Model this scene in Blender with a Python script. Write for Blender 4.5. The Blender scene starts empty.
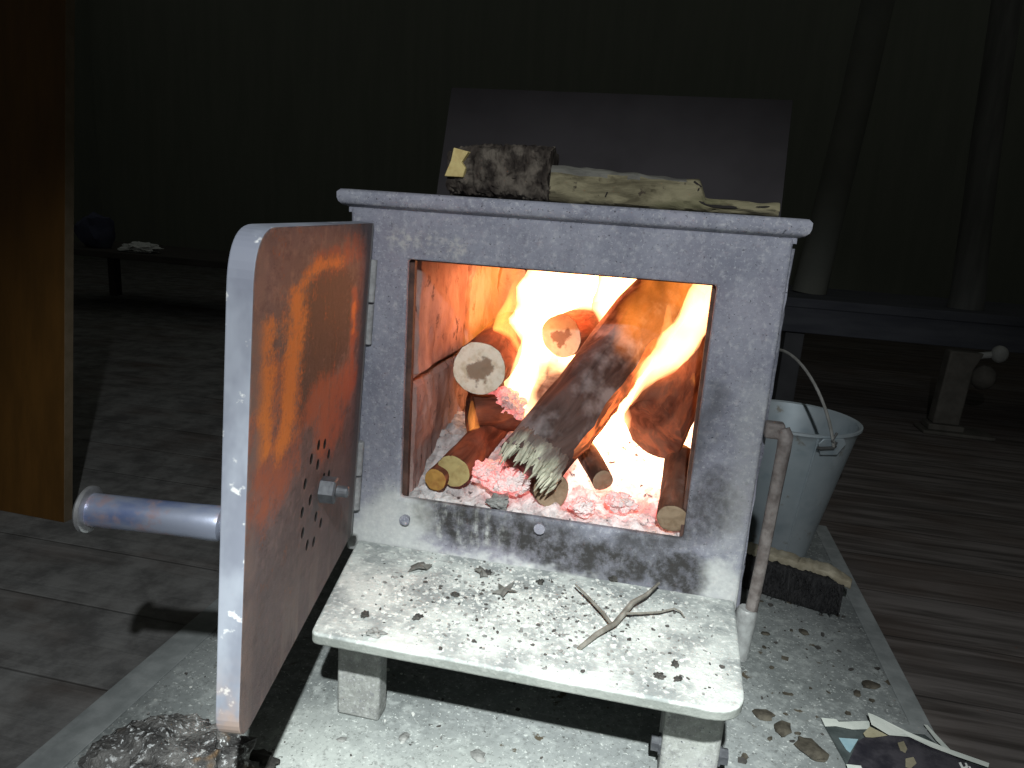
import bpy, bmesh, math, random
from mathutils import Vector, Matrix, noise, Quaternion

random.seed(7)
SC = bpy.context.scene
COL = SC.collection
PI = math.pi

# ------------------------------------------------------------------ camera
ROT = Matrix(((0.9763572, 0.20553216, 0.06695629),
              (0.11213002, -0.21673908, -0.96976854),
              (-0.18480658, 0.95434831, -0.23466109)))     # world -> camera (x right, y down, z ahead)
CAM = Vector((0.13029349, -0.91526839, 0.41172394))
FPX = 715.973
cam_data = bpy.data.cameras.new('camera')
cam_data.sensor_width = 36
cam_data.lens = FPX / 1024 * 36
cam_data.clip_start = 0.02
cam = bpy.data.objects.new('camera', cam_data)
COL.objects.link(cam)
cam.matrix_world = Matrix.Translation(CAM) @ (ROT.transposed() @ Matrix.Diagonal((1, -1, -1))).to_4x4()
SC.camera = cam
SC.view_settings.view_transform = 'Standard'
SC.view_settings.look = 'None'
SC.view_settings.gamma = 1
SC.view_settings.exposure = 0
SC.view_settings.use_curve_mapping = False


def at(u, v, z):
    """the point of a level surface (height z) seen at pixel u, v"""
    d = ROT.transposed() @ Vector(((u - 512) / FPX, (v - 384) / FPX, 1))
    return CAM + d * ((z - CAM.z) / d.z)


# ------------------------------------------------------------------ mesh builder
class MB:
    def __init__(s):
        s.v, s.f, s.m = [], [], []

    def add(s, vs, fs, mi=0):
        o = len(s.v)
        s.v += [Vector(v) for v in vs]
        s.f += [[i + o for i in f] for f in fs]
        s.m += [mi] * len(fs)
        return s

    def box(s, x0, x1, y0, y1, z0, z1, mi=0, mat=None):
        vs = [Vector((x, y, z)) for z in (z0, z1) for y in (y0, y1) for x in (x0, x1)]
        if mat: vs = [mat @ v for v in vs]
        return s.add(vs, [(0, 2, 3, 1), (4, 5, 7, 6), (0, 1, 5, 4), (2, 6, 7, 3), (0, 4, 6, 2), (1, 3, 7, 5)], mi)

    def prism(s, pts, a, b, fn, mi=0):
        """outline pts (2-D) between two depths; fn(p, depth) -> 3-D"""
        n = len(pts)
        vs = [fn(p, a) for p in pts] + [fn(p, b) for p in pts]
        fs = [list(range(n))[::-1], list(range(n, 2 * n))] + [(i, (i + 1) % n, n + (i + 1) % n, n + i) for i in range(n)]
        return s.add(vs, fs, mi)

    def tube(s, pts, rad, n=12, cap=True, squash=1.0, wob=0, seed=0, mi=0):
        pts = [Vector(p) for p in pts]
        if not hasattr(rad, '__len__'): rad = [rad] * len(pts)
        vs, fs = [], []
        up = None
        for i, p in enumerate(pts):
            t = (pts[min(i + 1, len(pts) - 1)] - pts[max(i - 1, 0)]).normalized()
            if up is None:
                up = t.orthogonal().normalized()
            up = (up - t * up.dot(t)).normalized()
            sd = t.cross(up)
            for k in range(n):
                a = 2 * PI * k / n
                r = rad[i]
                if wob: r *= 1 + wob * noise.noise(p * 30 + (up * math.cos(a) + sd * math.sin(a)) * 1.5 + Vector((seed, 0, 0)))
                vs.append(p + up * (r * math.cos(a)) + sd * (r * squash * math.sin(a)))
        for i in range(len(pts) - 1):
            for k in range(n):
                a, b = i * n + k, i * n + (k + 1) % n
                fs.append((a, b, b + n, a + n))
        if cap:
            fs.append(list(range(n))[::-1])
            fs.append([(len(pts) - 1) * n + k for k in range(n)])
        return s.add(vs, fs, mi)

    def lathe(s, prof, n=48, mat=None, mi=0, closed=False):
        vs = [Vector((r * math.cos(2 * PI * k / n), r * math.sin(2 * PI * k / n), z)) for r, z in prof for k in range(n)]
        if mat: vs = [mat @ v for v in vs]
        fs = []
        for i in range(len(prof) - 1):
            for k in range(n):
                a, b = i * n + k, i * n + (k + 1) % n
                fs.append((a, b, b + n, a + n))
        if prof[0][0] > 1e-6 and not closed: fs.append(list(range(n))[::-1])
        if prof[-1][0] > 1e-6 and not closed: fs.append([(len(prof) - 1) * n + k for k in range(n)])
        return s.add(vs, fs, mi)

    def grid(s, nx, ny, fn, mi=0):
        vs = [fn(i / nx, j / ny) for j in range(ny + 1) for i in range(nx + 1)]
        fs = [(j * (nx + 1) + i, j * (nx + 1) + i + 1, (j + 1) * (nx + 1) + i + 1, (j + 1) * (nx + 1) + i) for j in range(ny) for i in range(nx)]
        return s.add(vs, fs, mi)

    def blob(s, c, r, sub=3, rough=.35, freq=1.6, seed=0, scale=(1, 1, 1), mi=0, rot=None):
        bm = bmesh.new()
        bmesh.ops.create_icosphere(bm, subdivisions=sub, radius=1)
        vs = []
        for v in bm.verts:
            d = v.co.normalized()
            q = d * freq + Vector((seed * 3.1, seed * 1.7, 0))
            k = 1 + rough * noise.noise(q) + rough * .5 * noise.noise(q * 2.7) + rough * .3 * noise.noise(q * 6.1)
            p = Vector((d.x * scale[0], d.y * scale[1], d.z * scale[2])) * (k * r)
            if rot: p = rot @ p
            vs.append(p + Vector(c))
        fs = [[v.index for v in f.verts] for f in bm.faces]
        bm.free()
        return s.add(vs, fs, mi)

    def build(s, name, mats, parent=None, origin=(0, 0, 0), smooth=True, bevel=0, seg=2, matrix=None, angle=35, quant=None):
        o = Vector(origin)
        me = bpy.data.meshes.new(name)
        me.from_pydata([v - o for v in s.v], [], s.f)
        mats = mats if isinstance(mats, (list, tuple)) else [mats]
        for m in mats: me.materials.append(m)
        me.polygons.foreach_set('material_index', s.m)
        bm = bmesh.new(); bm.from_mesh(me)
        bmesh.ops.recalc_face_normals(bm, faces=bm.faces)
        bm.to_mesh(me); bm.free()
        if smooth:
            me.polygons.foreach_set('use_smooth', [True] * len(me.polygons))
            me.set_sharp_from_angle(angle=math.radians(angle))
        ob = bpy.data.objects.new(name, me)
        COL.objects.link(ob)
        if parent:
            ob.parent = parent
        elif matrix is None:
            ob.location = o
        if matrix is not None:
            ob.matrix_local = matrix
        if bevel:
            b = ob.modifiers.new('bevel', 'BEVEL'); b.width = bevel; b.segments = seg; b.limit_method = 'ANGLE'
            b.angle_limit = math.radians(40)
        return ob


def tag(o, label=None, cat=None, group=None, kind=None):
    if label: o['label'] = label
    if cat: o['category'] = cat
    if group: o['group'] = group
    if kind: o['kind'] = kind
    return o


def empty(name, loc):
    o = bpy.data.objects.new(name, None)
    o.empty_display_size = .05
    COL.objects.link(o)
    o.location = loc
    return o


# ------------------------------------------------------------------ materials
class G:
    def __init__(s, name, origin=(0, 0, 0), rough=.8, metal=0.0, spec=.3):
        s.mat = bpy.data.materials.new(name)
        s.mat.use_nodes = True
        s.t = s.mat.node_tree
        s.bsdf = s.t.nodes['Principled BSDF']
        s.out = s.t.nodes['Material Output']
        s.bsdf.inputs['Roughness'].default_value = rough
        s.bsdf.inputs['Metallic'].default_value = metal
        s.bsdf.inputs['Specular IOR Level'].default_value = spec
        co = s.node('ShaderNodeTexCoord').outputs['Object']
        mp = s.node('ShaderNodeMapping')
        mp.inputs['Location'].default_value = origin
        s.link(co, mp.inputs['Vector'])
        s.co = mp.outputs['Vector']

    def node(s, typ, **kw):
        n = s.t.nodes.new(typ)
        for k, v in kw.items(): setattr(n, k, v)
        return n

    def link(s, a, b): s.t.links.new(a, b)

    def put(s, sock, v):
        if hasattr(v, 'is_linked') or isinstance(v, bpy.types.NodeSocket): s.link(v, sock)
        else:
            if sock.type == 'RGBA' and len(v) == 3: v = (*v, 1)
            sock.default_value = v

    def m(s, op, a, b=0.0, c=None, clamp=False):
        n = s.node('ShaderNodeMath', operation=op, use_clamp=clamp)
        s.put(n.inputs[0], a); s.put(n.inputs[1], b)
        if c is not None: s.put(n.inputs[2], c)
        return n.outputs[0]

    def vm(s, op, a, b):
        n = s.node('ShaderNodeVectorMath', operation=op)
        s.put(n.inputs[0], a); s.put(n.inputs[1], b)
        return n.outputs[1] if op in ('DOT_PRODUCT', 'LENGTH', 'DISTANCE') else n.outputs[0]

    def scale(s, v, xyz):
        n = s.node('ShaderNodeVectorMath', operation='MULTIPLY')
        s.put(n.inputs[0], v); n.inputs[1].default_value = xyz
        return n.outputs[0]

    def noise(s, sc, det=4, v=None, rough=.6, dist=0, col=False):
        n = s.node('ShaderNodeTexNoise')
        s.put(n.inputs['Vector'], v if v is not None else s.co)
        n.inputs['Scale'].default_value = sc; n.inputs['Detail'].default_value = det
        n.inputs['Roughness'].default_value = rough; n.inputs['Distortion'].default_value = dist
        return n.outputs['Color' if col else 'Fac']

    def vor(s, sc, v=None, feature='F1', rnd=1):
        n = s.node('ShaderNodeTexVoronoi', feature=feature)
        s.put(n.inputs['Vector'], v if v is not None else s.co)
        n.inputs['Scale'].default_value = sc; n.inputs['Randomness'].default_value = rnd
        return n.outputs['Distance']

    def step(s, x, a, b):
        n = s.node('ShaderNodeMapRange', interpolation_type='SMOOTHSTEP')
        s.put(n.inputs['Value'], x)
        n.inputs['From Min'].default_value = a; n.inputs['From Max'].default_value = b
        return n.outputs['Result']

    def mix(s, f, a, b):
        n = s.node('ShaderNodeMix', data_type='RGBA')
        s.put(n.inputs[0], f); s.put(n.inputs[6], a); s.put(n.inputs[7], b)
        return n.outputs[2]

    def xyz(s, v=None):
        n = s.node('ShaderNodeSeparateXYZ'); s.put(n.inputs[0], v if v is not None else s.co)
        return n.outputs

    def warp(s, amount, sc, v=None):
        c = s.noise(sc, 3, v, col=True)
        d = s.vm('SUBTRACT', c, (.5, .5, .5))
        return s.vm('ADD', v if v is not None else s.co, s.scale(d, (amount,) * 3))

    def seg(s, v, a, b, r0, r1):
        """1 inside distance r0 of the segment a-b, 0 beyond r1"""
        a, b = Vector(a), Vector(b)
        pa = s.vm('SUBTRACT', v, tuple(a))
        d = b - a
        h = s.m('DIVIDE', s.vm('DOT_PRODUCT', pa, tuple(d)), max(d.length_squared, 1e-9), clamp=True)
        n = s.node('ShaderNodeVectorMath', operation='SCALE')
        n.inputs[0].default_value = tuple(d); s.put(n.inputs['Scale'], h)
        return s.step(s.vm('DISTANCE', pa, n.outputs[0]), r1, r0)

    def bump(s, h, strength=.3, dist=.004):
        n = s.node('ShaderNodeBump')
        n.inputs['Strength'].default_value = strength; n.inputs['Distance'].default_value = dist
        s.put(n.inputs['Height'], h)
        s.link(n.outputs[0], s.bsdf.inputs['Normal'])

    def done(s, col, rough=None):
        s.put(s.bsdf.inputs['Base Color'], col)
        if rough is not None: s.put(s.bsdf.inputs['Roughness'], rough)
        return s.mat


def simple(name, c0, c1, sc=20, rough=.8, metal=0, spec=.3, bump=.2, bd=.003, stretch=(1, 1, 1), det=5):
    g = G(name, rough=rough, metal=metal, spec=spec)
    v = g.scale(g.co, stretch)
    a = g.noise(sc, det, v)
    g.bump(g.noise(sc * 2.3, 4, v), bump, bd)
    return g.done(g.mix(g.step(a, .3, .7), c0, c1))


STO = Vector((0, .27, -.265))       # foot of the stove


def steel(name, stains=True, base=((.175, .18, .225), (.275, .28, .33)), speck=(.44, .44, .465)):
    g = G(name, origin=STO, rough=.72, metal=.0, spec=.25)
    n1 = g.noise(9, 6, rough=.75); n2 = g.noise(110, 5); n3 = g.noise(230, 3)
    c = g.mix(g.step(n1, .32, .68), *base)
    c = g.mix(g.m('MULTIPLY', g.step(g.noise(4, 3), .45, .7), .45), c, (.26, .225, .275))
    c = g.mix(g.m('MULTIPLY', g.step(n2, .48, .75), .6), c, speck)
    c = g.mix(g.step(n3, .64, .70), c, (.06, .06, .075))
    c = g.mix(g.m('MULTIPLY', g.step(g.noise(260, 4, g.vm('ADD', g.co, (1, 2, 3)), rough=.75), .56, .66), .55), c, (.50, .50, .53))
    c = g.mix(g.m('MULTIPLY', g.step(g.noise(150, 5, g.vm('ADD', g.co, (4, 2, 1)), rough=.75), .55, .66), .5), c, (.10, .10, .125))
    if stains:
        w = g.warp(.07, 22)
        # soot licked out of the opening, heaviest along the sill and to the lower corner
        so = g.m('MAXIMUM', g.seg(w, (-.15, 0, -.016), (.12, 0, -.045), .014, .05), g.seg(w, (.02, 0, -.045), (.215, 0, -.05), .015, .045))
        so = g.m('MAXIMUM', so, g.m('MULTIPLY', g.seg(w, (.12, 0, -.04), (.235, 0, .06), .012, .06), .8))
        so = g.m('MULTIPLY', so, g.m('MULTIPLY_ADD', g.step(g.noise(45, 6, rough=.75), .32, .62), .55, .5), clamp=True)
        so = g.m('MAXIMUM', so, g.m('MULTIPLY', g.seg(w, (.2, 0, .1), (.215, 0, .2), .0, .03), .55))
        c = g.mix(g.m('MULTIPLY', so, g.step(n1, .05, .40)), c, (.036, .034, .034))
        # pale ash dragged over the sill
        st = g.noise(16, 5, g.scale(g.co, (3.5, 1, .6)))
        a1 = g.m('MULTIPLY', g.seg(w, (-.16, 0, -.02), (-.07, 0, -.03), .005, .055), g.m('MULTIPLY', g.m('MULTIPLY', g.step(st, .44, .70), g.step(n2, .35, .6)), .9))
        a2 = g.seg(w, (-.30, 0, -.075), (.1, 0, -.088), .004, .022)
        a2 = g.m('MAXIMUM', a2, g.seg(w, (-.255, 0, -.09), (-.20, 0, -.03), .025, .07))
        a2 = g.m('MAXIMUM', a2, g.seg(w, (.28, 0, -.09), (.262, 0, -.055), .008, .045))
        a2 = g.m('MAXIMUM', a2, g.m('MULTIPLY', g.seg(w, (.26, 0, 0), (.27, 0, .2), .0, .04), .35))
        c = g.mix(g.m('MULTIPLY', g.m('MAXIMUM', a1, a2), g.m('MULTIPLY_ADD', n2, .7, .35)), c, (.56, .57, .55))
        # pale scuffs above the opening
        a3 = g.m('MULTIPLY', g.seg(w, (-.22, 0, .36), (-.13, 0, .365), .0, .02), g.step(n2, .4, .6))
        c = g.mix(g.m('MULTIPLY', a3, .6), c, (.5, .48, .44))
    g.bump(g.noise(120, 4), .35, .002)
    return g.done(c)


def ash_surface(name, origin, c_mid=(.48, .50, .48), grey=(.22, .235, .235)):
    g = G(name, origin=origin, rough=.95, spec=.1)
    n1 = g.noise(14, 6); n2 = g.noise(120, 5)
    c = g.mix(g.step(n1, .35, .62), grey, c_mid)
    c = g.mix(g.m('MULTIPLY', g.step(n2, .5, .7), .7), c, (.72, .73, .70))
    c = g.mix(g.m('MULTIPLY', g.step(g.noise(320, 4), .60, .70), .7), c, (.13, .125, .12))
    c = g.mix(g.m('MULTIPLY', g.step(g.noise(48, 6), .56, .72), .55), c, (.24, .24, .235))
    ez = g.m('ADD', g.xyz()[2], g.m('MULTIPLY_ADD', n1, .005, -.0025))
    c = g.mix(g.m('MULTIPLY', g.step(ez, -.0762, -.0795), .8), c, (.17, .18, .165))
    g.bump(n2, .5, .003)
    return g.done(c)


M = {}
M['front'] = steel('stove_front_steel')
M['steel'] = steel('stove_steel', False)
M['shelf'] = ash_surface('ash_dusted_shelf', STO)
M['leg'] = steel('stove_leg_steel', False, ((.17, .17, .165), (.34, .35, .33)), (.45, .46, .44))
g = G('sooty_shield_steel', rough=.75, spec=.2)
M['shield'] = g.done(g.mix(g.step(g.noise(5, 4), .3, .7), (.036, .032, .035), (.050, .045, .049)))

# firebrick
g = G('firebrick', origin=STO, rough=.95, spec=.05)
w = g.warp(.03, 12)
n1 = g.noise(16, 6, g.scale(g.co, (1, 1, .55)))
c = g.mix(g.step(n1, .3, .7), (.26, .17, .155), (.47, .345, .315))
c = g.mix(g.step(g.noise(45, 5), .58, .72), c, (.14, .10, .095))
crk = g.vor(9, g.scale(w, (1, 1.4, .4)), 'DISTANCE_TO_EDGE')
crk = g.m('ADD', crk, g.m('MULTIPLY', g.step(g.noise(7, 3), .60, .40), .05))
c = g.mix(g.m('MULTIPLY', g.step(crk, .014, .004), .8), c, (.07, .04, .035))
c = g.mix(g.m('MULTIPLY', g.step(g.m('ADD', g.xyz()[2], g.m('MULTIPLY', n1, .06)), .325, .375), .8), c, (.09, .06, .055))
g.bump(g.m('ADD', g.noise(40, 5), g.step(crk, .0, .04)), .8, .006)
M['brick'] = g.done(c)
M['lining_gap'] = simple('sooty_inner_steel', (.05, .03, .026), (.13, .07, .055), 40)

# door: rusty inner face with orange streaks and soot
g = G('rusted_door_inner_steel', rough=.62, spec=.35)
x, y, z = g.xyz()
n1 = g.noise(9, 5); n2 = g.noise(60, 5); n3 = g.noise(160, 3)
vert = g.noise(26, 5, g.scale(g.co, (1.6, 1, .3)))
c = g.mix(g.step(n1, .3, .7), (.082, .062, .066), (.150, .115, .120))
c = g.mix(g.m('MULTIPLY', g.step(n2, .48, .66), .5), c, (.25, .18, .17))
c = g.mix(g.m('MULTIPLY', g.step(g.noise(75, 8, g.scale(g.co, (.5, 1, 1)), rough=.8), .50, .60), .75), c, (.055, .038, .038))
c = g.mix(g.step(g.noise(90, 4), .68, .74), c, (.40, .33, .31))
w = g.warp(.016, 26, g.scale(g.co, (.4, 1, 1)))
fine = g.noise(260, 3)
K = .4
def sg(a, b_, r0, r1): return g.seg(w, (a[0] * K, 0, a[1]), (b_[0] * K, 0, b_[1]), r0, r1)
def mx(*v):
    o = v[0]
    for q_ in v[1:]: o = g.m('MAXIMUM', o, q_)
    return o
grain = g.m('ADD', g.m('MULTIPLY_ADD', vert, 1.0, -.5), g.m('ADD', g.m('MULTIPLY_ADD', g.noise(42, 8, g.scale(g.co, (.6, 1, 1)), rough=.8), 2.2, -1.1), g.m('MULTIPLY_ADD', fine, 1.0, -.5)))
soot = mx(sg((.215, .372), (.205, .31), .022, .060), g.m('MULTIPLY', sg((.285, .36), (.285, .26), .003, .018), .9))
soot = g.step(g.m('ADD', soot, g.m('MULTIPLY', grain, 1.6)), .10, .80)
c = g.mix(g.m('MULTIPLY', soot, .92), c, (.030, .021, .021))
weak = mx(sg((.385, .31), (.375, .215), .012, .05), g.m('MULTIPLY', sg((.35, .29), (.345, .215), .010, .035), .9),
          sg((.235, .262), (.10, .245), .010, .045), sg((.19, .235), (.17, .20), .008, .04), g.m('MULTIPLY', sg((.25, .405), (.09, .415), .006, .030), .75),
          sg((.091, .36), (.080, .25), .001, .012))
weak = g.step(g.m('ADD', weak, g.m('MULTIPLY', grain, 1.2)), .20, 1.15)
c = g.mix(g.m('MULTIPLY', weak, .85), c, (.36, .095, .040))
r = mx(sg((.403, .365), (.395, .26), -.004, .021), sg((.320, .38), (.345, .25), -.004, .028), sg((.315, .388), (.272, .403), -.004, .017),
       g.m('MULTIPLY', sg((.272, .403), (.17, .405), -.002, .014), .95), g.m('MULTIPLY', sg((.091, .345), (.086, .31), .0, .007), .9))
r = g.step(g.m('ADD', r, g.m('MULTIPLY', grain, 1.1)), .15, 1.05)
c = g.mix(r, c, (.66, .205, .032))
low = g.m('MULTIPLY', g.step(z, .12, .0), g.step(vert, .45, .62))
c = g.mix(g.m('MULTIPLY', low, .65), c, (.30, .25, .22))
gr = g.m('MULTIPLY', g.seg(w, (.25, 0, .18), (.22, 0, .08), .015, .075), .75)
c = g.mix(gr, c, (.10, .078, .07))
mid = g.m('MULTIPLY', g.step(z, .22, .10), g.m('MULTIPLY_ADD', n1, .6, .3))
c = g.mix(mid, c, (.080, .062, .062))
edge = g.m('MULTIPLY', g.step(x, .05, .02), .7)
c = g.mix(edge, c, (.10, .085, .085))
c = g.mix(g.m('MULTIPLY', g.step(x, .014, .008), .9), c, (.27, .265, .27))
c = g.mix(g.m('MULTIPLY', g.step(x, .395, .43), g.step(g.noise(30, 4), .3, .6)), c, (.17, .125, .115))
g.bump(g.m('ADD', g.noise(90, 8, rough=.8), vert), .7, .004)
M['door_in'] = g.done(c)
# door rim and back: bare blue grey steel
g = G('door_edge_steel', rough=.6, spec=.4)
n2 = g.noise(18, 4, g.scale(g.co, (1, 1, .6)))
c = g.mix(g.step(n2, .35, .65), (.18, .192, .235), (.29, .31, .36))
c = g.mix(g.step(g.noise(60, 4), .62, .7), c, (.60, .60, .60))
c = g.mix(g.m('MULTIPLY', g.step(g.xyz()[2], .10, .0), g.step(g.noise(30, 3), .4, .6)), c, (.33, .24, .20))
M['door_edge'] = g.done(c)
M['hinge'] = simple('hinge_steel', (.20, .20, .205), (.34, .34, .345), 60)
M['bolt'] = simple('bolt_steel', (.05, .052, .06), (.095, .098, .108), 80, rough=.55, metal=.3)
M['hole_dark'] = simple('soot', (.012, .010, .009), (.02, .017, .016), 30)  # near-black tone standing in for the shade inside the vent holes
# heat-blued handle tube
g = G('heat_blued_tube_steel', rough=.36, metal=.55, spec=.6)
xx = g.noise(22, 4, g.scale(g.co, (1, .5, 1)))
c = g.mix(g.step(xx, .35, .6), (.15, .20, .38), (.33, .36, .46))
c = g.mix(g.step(g.noise(34, 5), .50, .64), c, (.38, .30, .34))
g.bump(g.noise(90, 3), .15, .001)
M['blued'] = g.done(c)
M['disc'] = simple('bright_disc_steel', (.40, .40, .42), (.62, .62, .64), 50, rough=.35, metal=.8, spec=.5)
M['rod'] = simple('rusty_rod_steel', (.10, .083, .078), (.20, .178, .17), 70, rough=.6, spec=.35, bump=.5)
M['sleeve'] = simple('grey_sleeve_steel', (.17, .17, .17), (.30, .31, .31), 60, rough=.45, spec=.5)

# hearth
g = G('dusty_hearth_board', rough=.9, spec=.15)
n1 = g.noise(5, 5); n2 = g.noise(60, 5)
c = g.mix(g.step(n1, .3, .7), (.15, .162, .162), (.245, .26, .26))
c = g.mix(g.m('MULTIPLY', g.step(n2, .45, .7), .5), c, (.42, .44, .43))
ash = g.seg(g.warp(.05, 7), (-.20, -.28, -.265), (.16, -.3, -.265), .20, .34)  # pale ash patch, whitened further to carry the headlamp's hot spot
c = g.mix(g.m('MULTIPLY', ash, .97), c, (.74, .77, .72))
c = g.mix(g.m('MULTIPLY', g.step(g.noise(170, 6, rough=.75), .52, .64), .55), c, (.11, .115, .11))
c = g.mix(g.m('MULTIPLY', g.step(g.noise(230, 4, g.vm('ADD', g.co, (2, 5, 1))), .60, .68), .7), c, (.62, .64, .62))
c = g.mix(g.step(g.noise(26, 5), .655, .70), c, (.085, .07, .05))
c = g.mix(g.m('MULTIPLY', g.step(g.noise(130, 3), .66, .71), .8), c, (.06, .06, .055))
g.bump(n2, .3, .002)
M['hearth'] = g.done(c)
M['strip'] = simple('hearth_edge_metal', (.20, .215, .215), (.30, .315, .315), 30)

# floor
g = G('old_dusty_floorboards', rough=.85, spec=.2)
x, y, z = g.xyz()
pl = g.m('DIVIDE', y, .17)
pid = g.m('FLOOR', pl)
fr = g.m('FRACT', pl)
gap = g.m('MAXIMUM', g.step(fr, .02, .0), g.step(fr, .98, 1.0))
cb = g.node('ShaderNodeCombineXYZ'); g.link(x, cb.inputs[0]); g.link(y, cb.inputs[1]); g.put(cb.inputs[2], g.m('MULTIPLY', pid, 3.7))
gv = cb.outputs[0]
gr = g.noise(6, 6, g.scale(gv, (.5, 7, 1)), dist=.6)
dust = g.noise(3, 5, g.scale(gv, (1, 1.6, .3)))
c = g.mix(g.step(gr, .3, .7), (.055, .047, .043), (.178, .157, .149))
c = g.mix(g.m('MULTIPLY', g.step(g.noise(3.3, 4, gv), .4, .65), .5), c, (.085, .06, .048))
leftd = g.m('MULTIPLY', g.step(x, .1, -.5), g.step(dust, .25, .55))
c = g.mix(g.m('MULTIPLY', leftd, .80), c, g.mix(g.step(g.noise(11, 8, rough=.7), .34, .64), (.10, .10, .10), (.235, .235, .23)))
c = g.mix(g.m('MULTIPLY', gap, .35), c, (.02, .017, .016))
g.bump(g.m('SUBTRACT', gr, g.m('MULTIPLY', gap, .8)), .5, .004)
M['floor'] = g.done(c)
M['wall'] = simple('dark_board_wall', (.18, .19, .16), (.205, .215, .18), 3, stretch=(4, 4, .4))
M['brown_board'] = simple('varnished_brown_board', (.080, .036, .006), (.115, .051, .009), 9, rough=.6, stretch=(3, 3, .5), bump=.1)
M['board_edge'] = simple('board_edge_wood', (.12, .09, .055), (.16, .12, .08), 30)
M['bench'] = simple('blue_grey_bench_wood', (.05, .052, .066), (.08, .083, .098), 8, stretch=(.5, 3, 3))
M['bench_leg'] = simple('dark_bench_leg', (.06, .06, .066), (.085, .085, .092), 9)
M['vise'] = simple('dull_iron', (.07, .064, .055), (.11, .10, .088), 20)
M['dim_post'] = simple('dim_grey_post', (.13, .135, .12), (.16, .16, .14), 6)
M['knob'] = simple('pale_knob', (.24, .24, .23), (.33, .33, .32), 20)
M['post'] = simple('weathered_post', (.11, .11, .105), (.16, .158, .15), 9, stretch=(3, 3, .4))
M['paper'] = simple('crumpled_white_paper', (.62, .64, .64), (.8, .8, .8), 12)
M['blue_box'] = simple('dull_blue_cloth', (.05, .055, .10), (.08, .085, .14), 12)
M['table'] = simple('dark_table_wood', (.045, .04, .036), (.075, .065, .06), 9, stretch=(.5, 3, 3))

# bucket
g = G('galvanised_steel', rough=.5, metal=.35, spec=.4)
v = g.vor(28, g.warp(.05, 20))
c = g.mix(g.step(g.noise(7, 4), .35, .65), (.30, .36, .40), (.45, .50, .53))
c = g.mix(g.m('MULTIPLY', g.step(v, .1, .5), .3), c, (.50, .55, .58))
c = g.mix(g.step(g.noise(30, 4), .62, .74), c, (.27, .26, .23))
M['galv'] = g.done(c)
M['wire'] = simple('wire_steel', (.34, .33, .31), (.48, .47, .45), 50, rough=.4, metal=.5, spec=.5)
M['dark_wire'] = simple('dark_wire_steel', (.05, .05, .05), (.10, .10, .10), 50, rough=.5)
# brush
M['bristle'] = simple('black_bristle', (.020, .020, .022), (.06, .058, .06), 220, rough=.8, stretch=(1, 1, .15), bump=1.0, bd=.006)
M['brush_wood'] = simple('worn_brush_wood', (.28, .24, .17), (.46, .41, .31), 40)

# wood
def bark(name, c0, c1, hi, ember=None, sc=1.0):
    g = G(name, rough=.95, spec=.1)
    v = g.scale(g.co, (1, 1, .22))
    n1 = g.noise(38 * sc, 6, v, dist=.8); n2 = g.noise(14 * sc, 4)
    c = g.mix(g.step(n1, .3, .7), c0, c1)
    c = g.mix(g.m('MULTIPLY', g.step(n2, .44, .66), .8), c, hi)
    g.bump(n1, .9, .006)
    if ember:
        e = g.m('MULTIPLY', g.step(g.noise(30, 5, v, dist=1.2), .45, .66), g.step(n2, .35, .6))
        g.put(g.bsdf.inputs['Emission Color'], (1, .2, .045, 1))
        g.put(g.bsdf.inputs['Emission Strength'], g.m('MULTIPLY', e, ember))
    return g.done(c)


M['bark'] = bark('charring_bark', (.045, .022, .016), (.13, .07, .05), (.17, .14, .13), .12)
M['bark_red'] = bark('hot_red_bark', (.07, .025, .016), (.20, .08, .05), (.16, .09, .07), .16)
M['char'] = bark('charred_wood', (.050, .030, .026), (.15, .10, .088), (.38, .35, .35))
M['burning'] = bark('burning_split_wood', (.22, .06, .03), (.45, .17, .08), (.35, .11, .05), 1.6)
M['topbark'] = bark('dry_dark_bark', (.014, .011, .010), (.055, .045, .038), (.135, .115, .095), None, 2.6)
g = G('mossy_rotten_plank', rough=.95, spec=.1)
v = g.scale(g.co, (.25, 1, 1))
n1 = g.noise(40, 6, v, dist=.7)
c = g.mix(g.step(n1, .35, .65), (.070, .060, .038), (.22, .195, .125))
c = g.mix(g.step(g.noise(14, 5, v), .55, .72), c, (.115, .11, .06))
c = g.mix(g.step(g.noise(60, 4), .64, .70), c, (.05, .04, .03))
g.bump(n1, .9, .006)
M['moss'] = g.done(c)
M['moss_top'] = simple('grey_weathered_plank_top', (.07, .066, .06), (.15, .145, .125), 40, stretch=(.25, 1, 1), bump=.8, bd=.005)


def cut_wood(name, pale, heart, hr=.42, ring=(.5, .42, .3), warm=0):
    g = G(name, rough=.9, spec=.1)
    w = g.warp(.012, 60)
    x, y, z = g.xyz(w)
    d = g.m('SQRT', g.m('ADD', g.m('MULTIPLY', x, x), g.m('MULTIPLY', y, y)))
    rings = g.noise(1, 2, g.scale(w, (30, 30, 1)))
    c = g.mix(g.step(g.noise(60, 4), .4, .7), pale, ring)
    if heart:
        w2 = g.warp(.03, 55)
        a = g.seg(w2, (-.008, .004, 0), (.010, -.004, 0), hr * .012, hr * .020)
        n2 = g.m('MAXIMUM', a, g.seg(w2, (.0, -.012, 0), (.004, .002, 0), hr * .010, hr * .017))
        c = g.mix(g.m('MULTIPLY', n2, .9), c, heart)
    g.bump(rings, .4, .002)
    return g.done(c)


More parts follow.
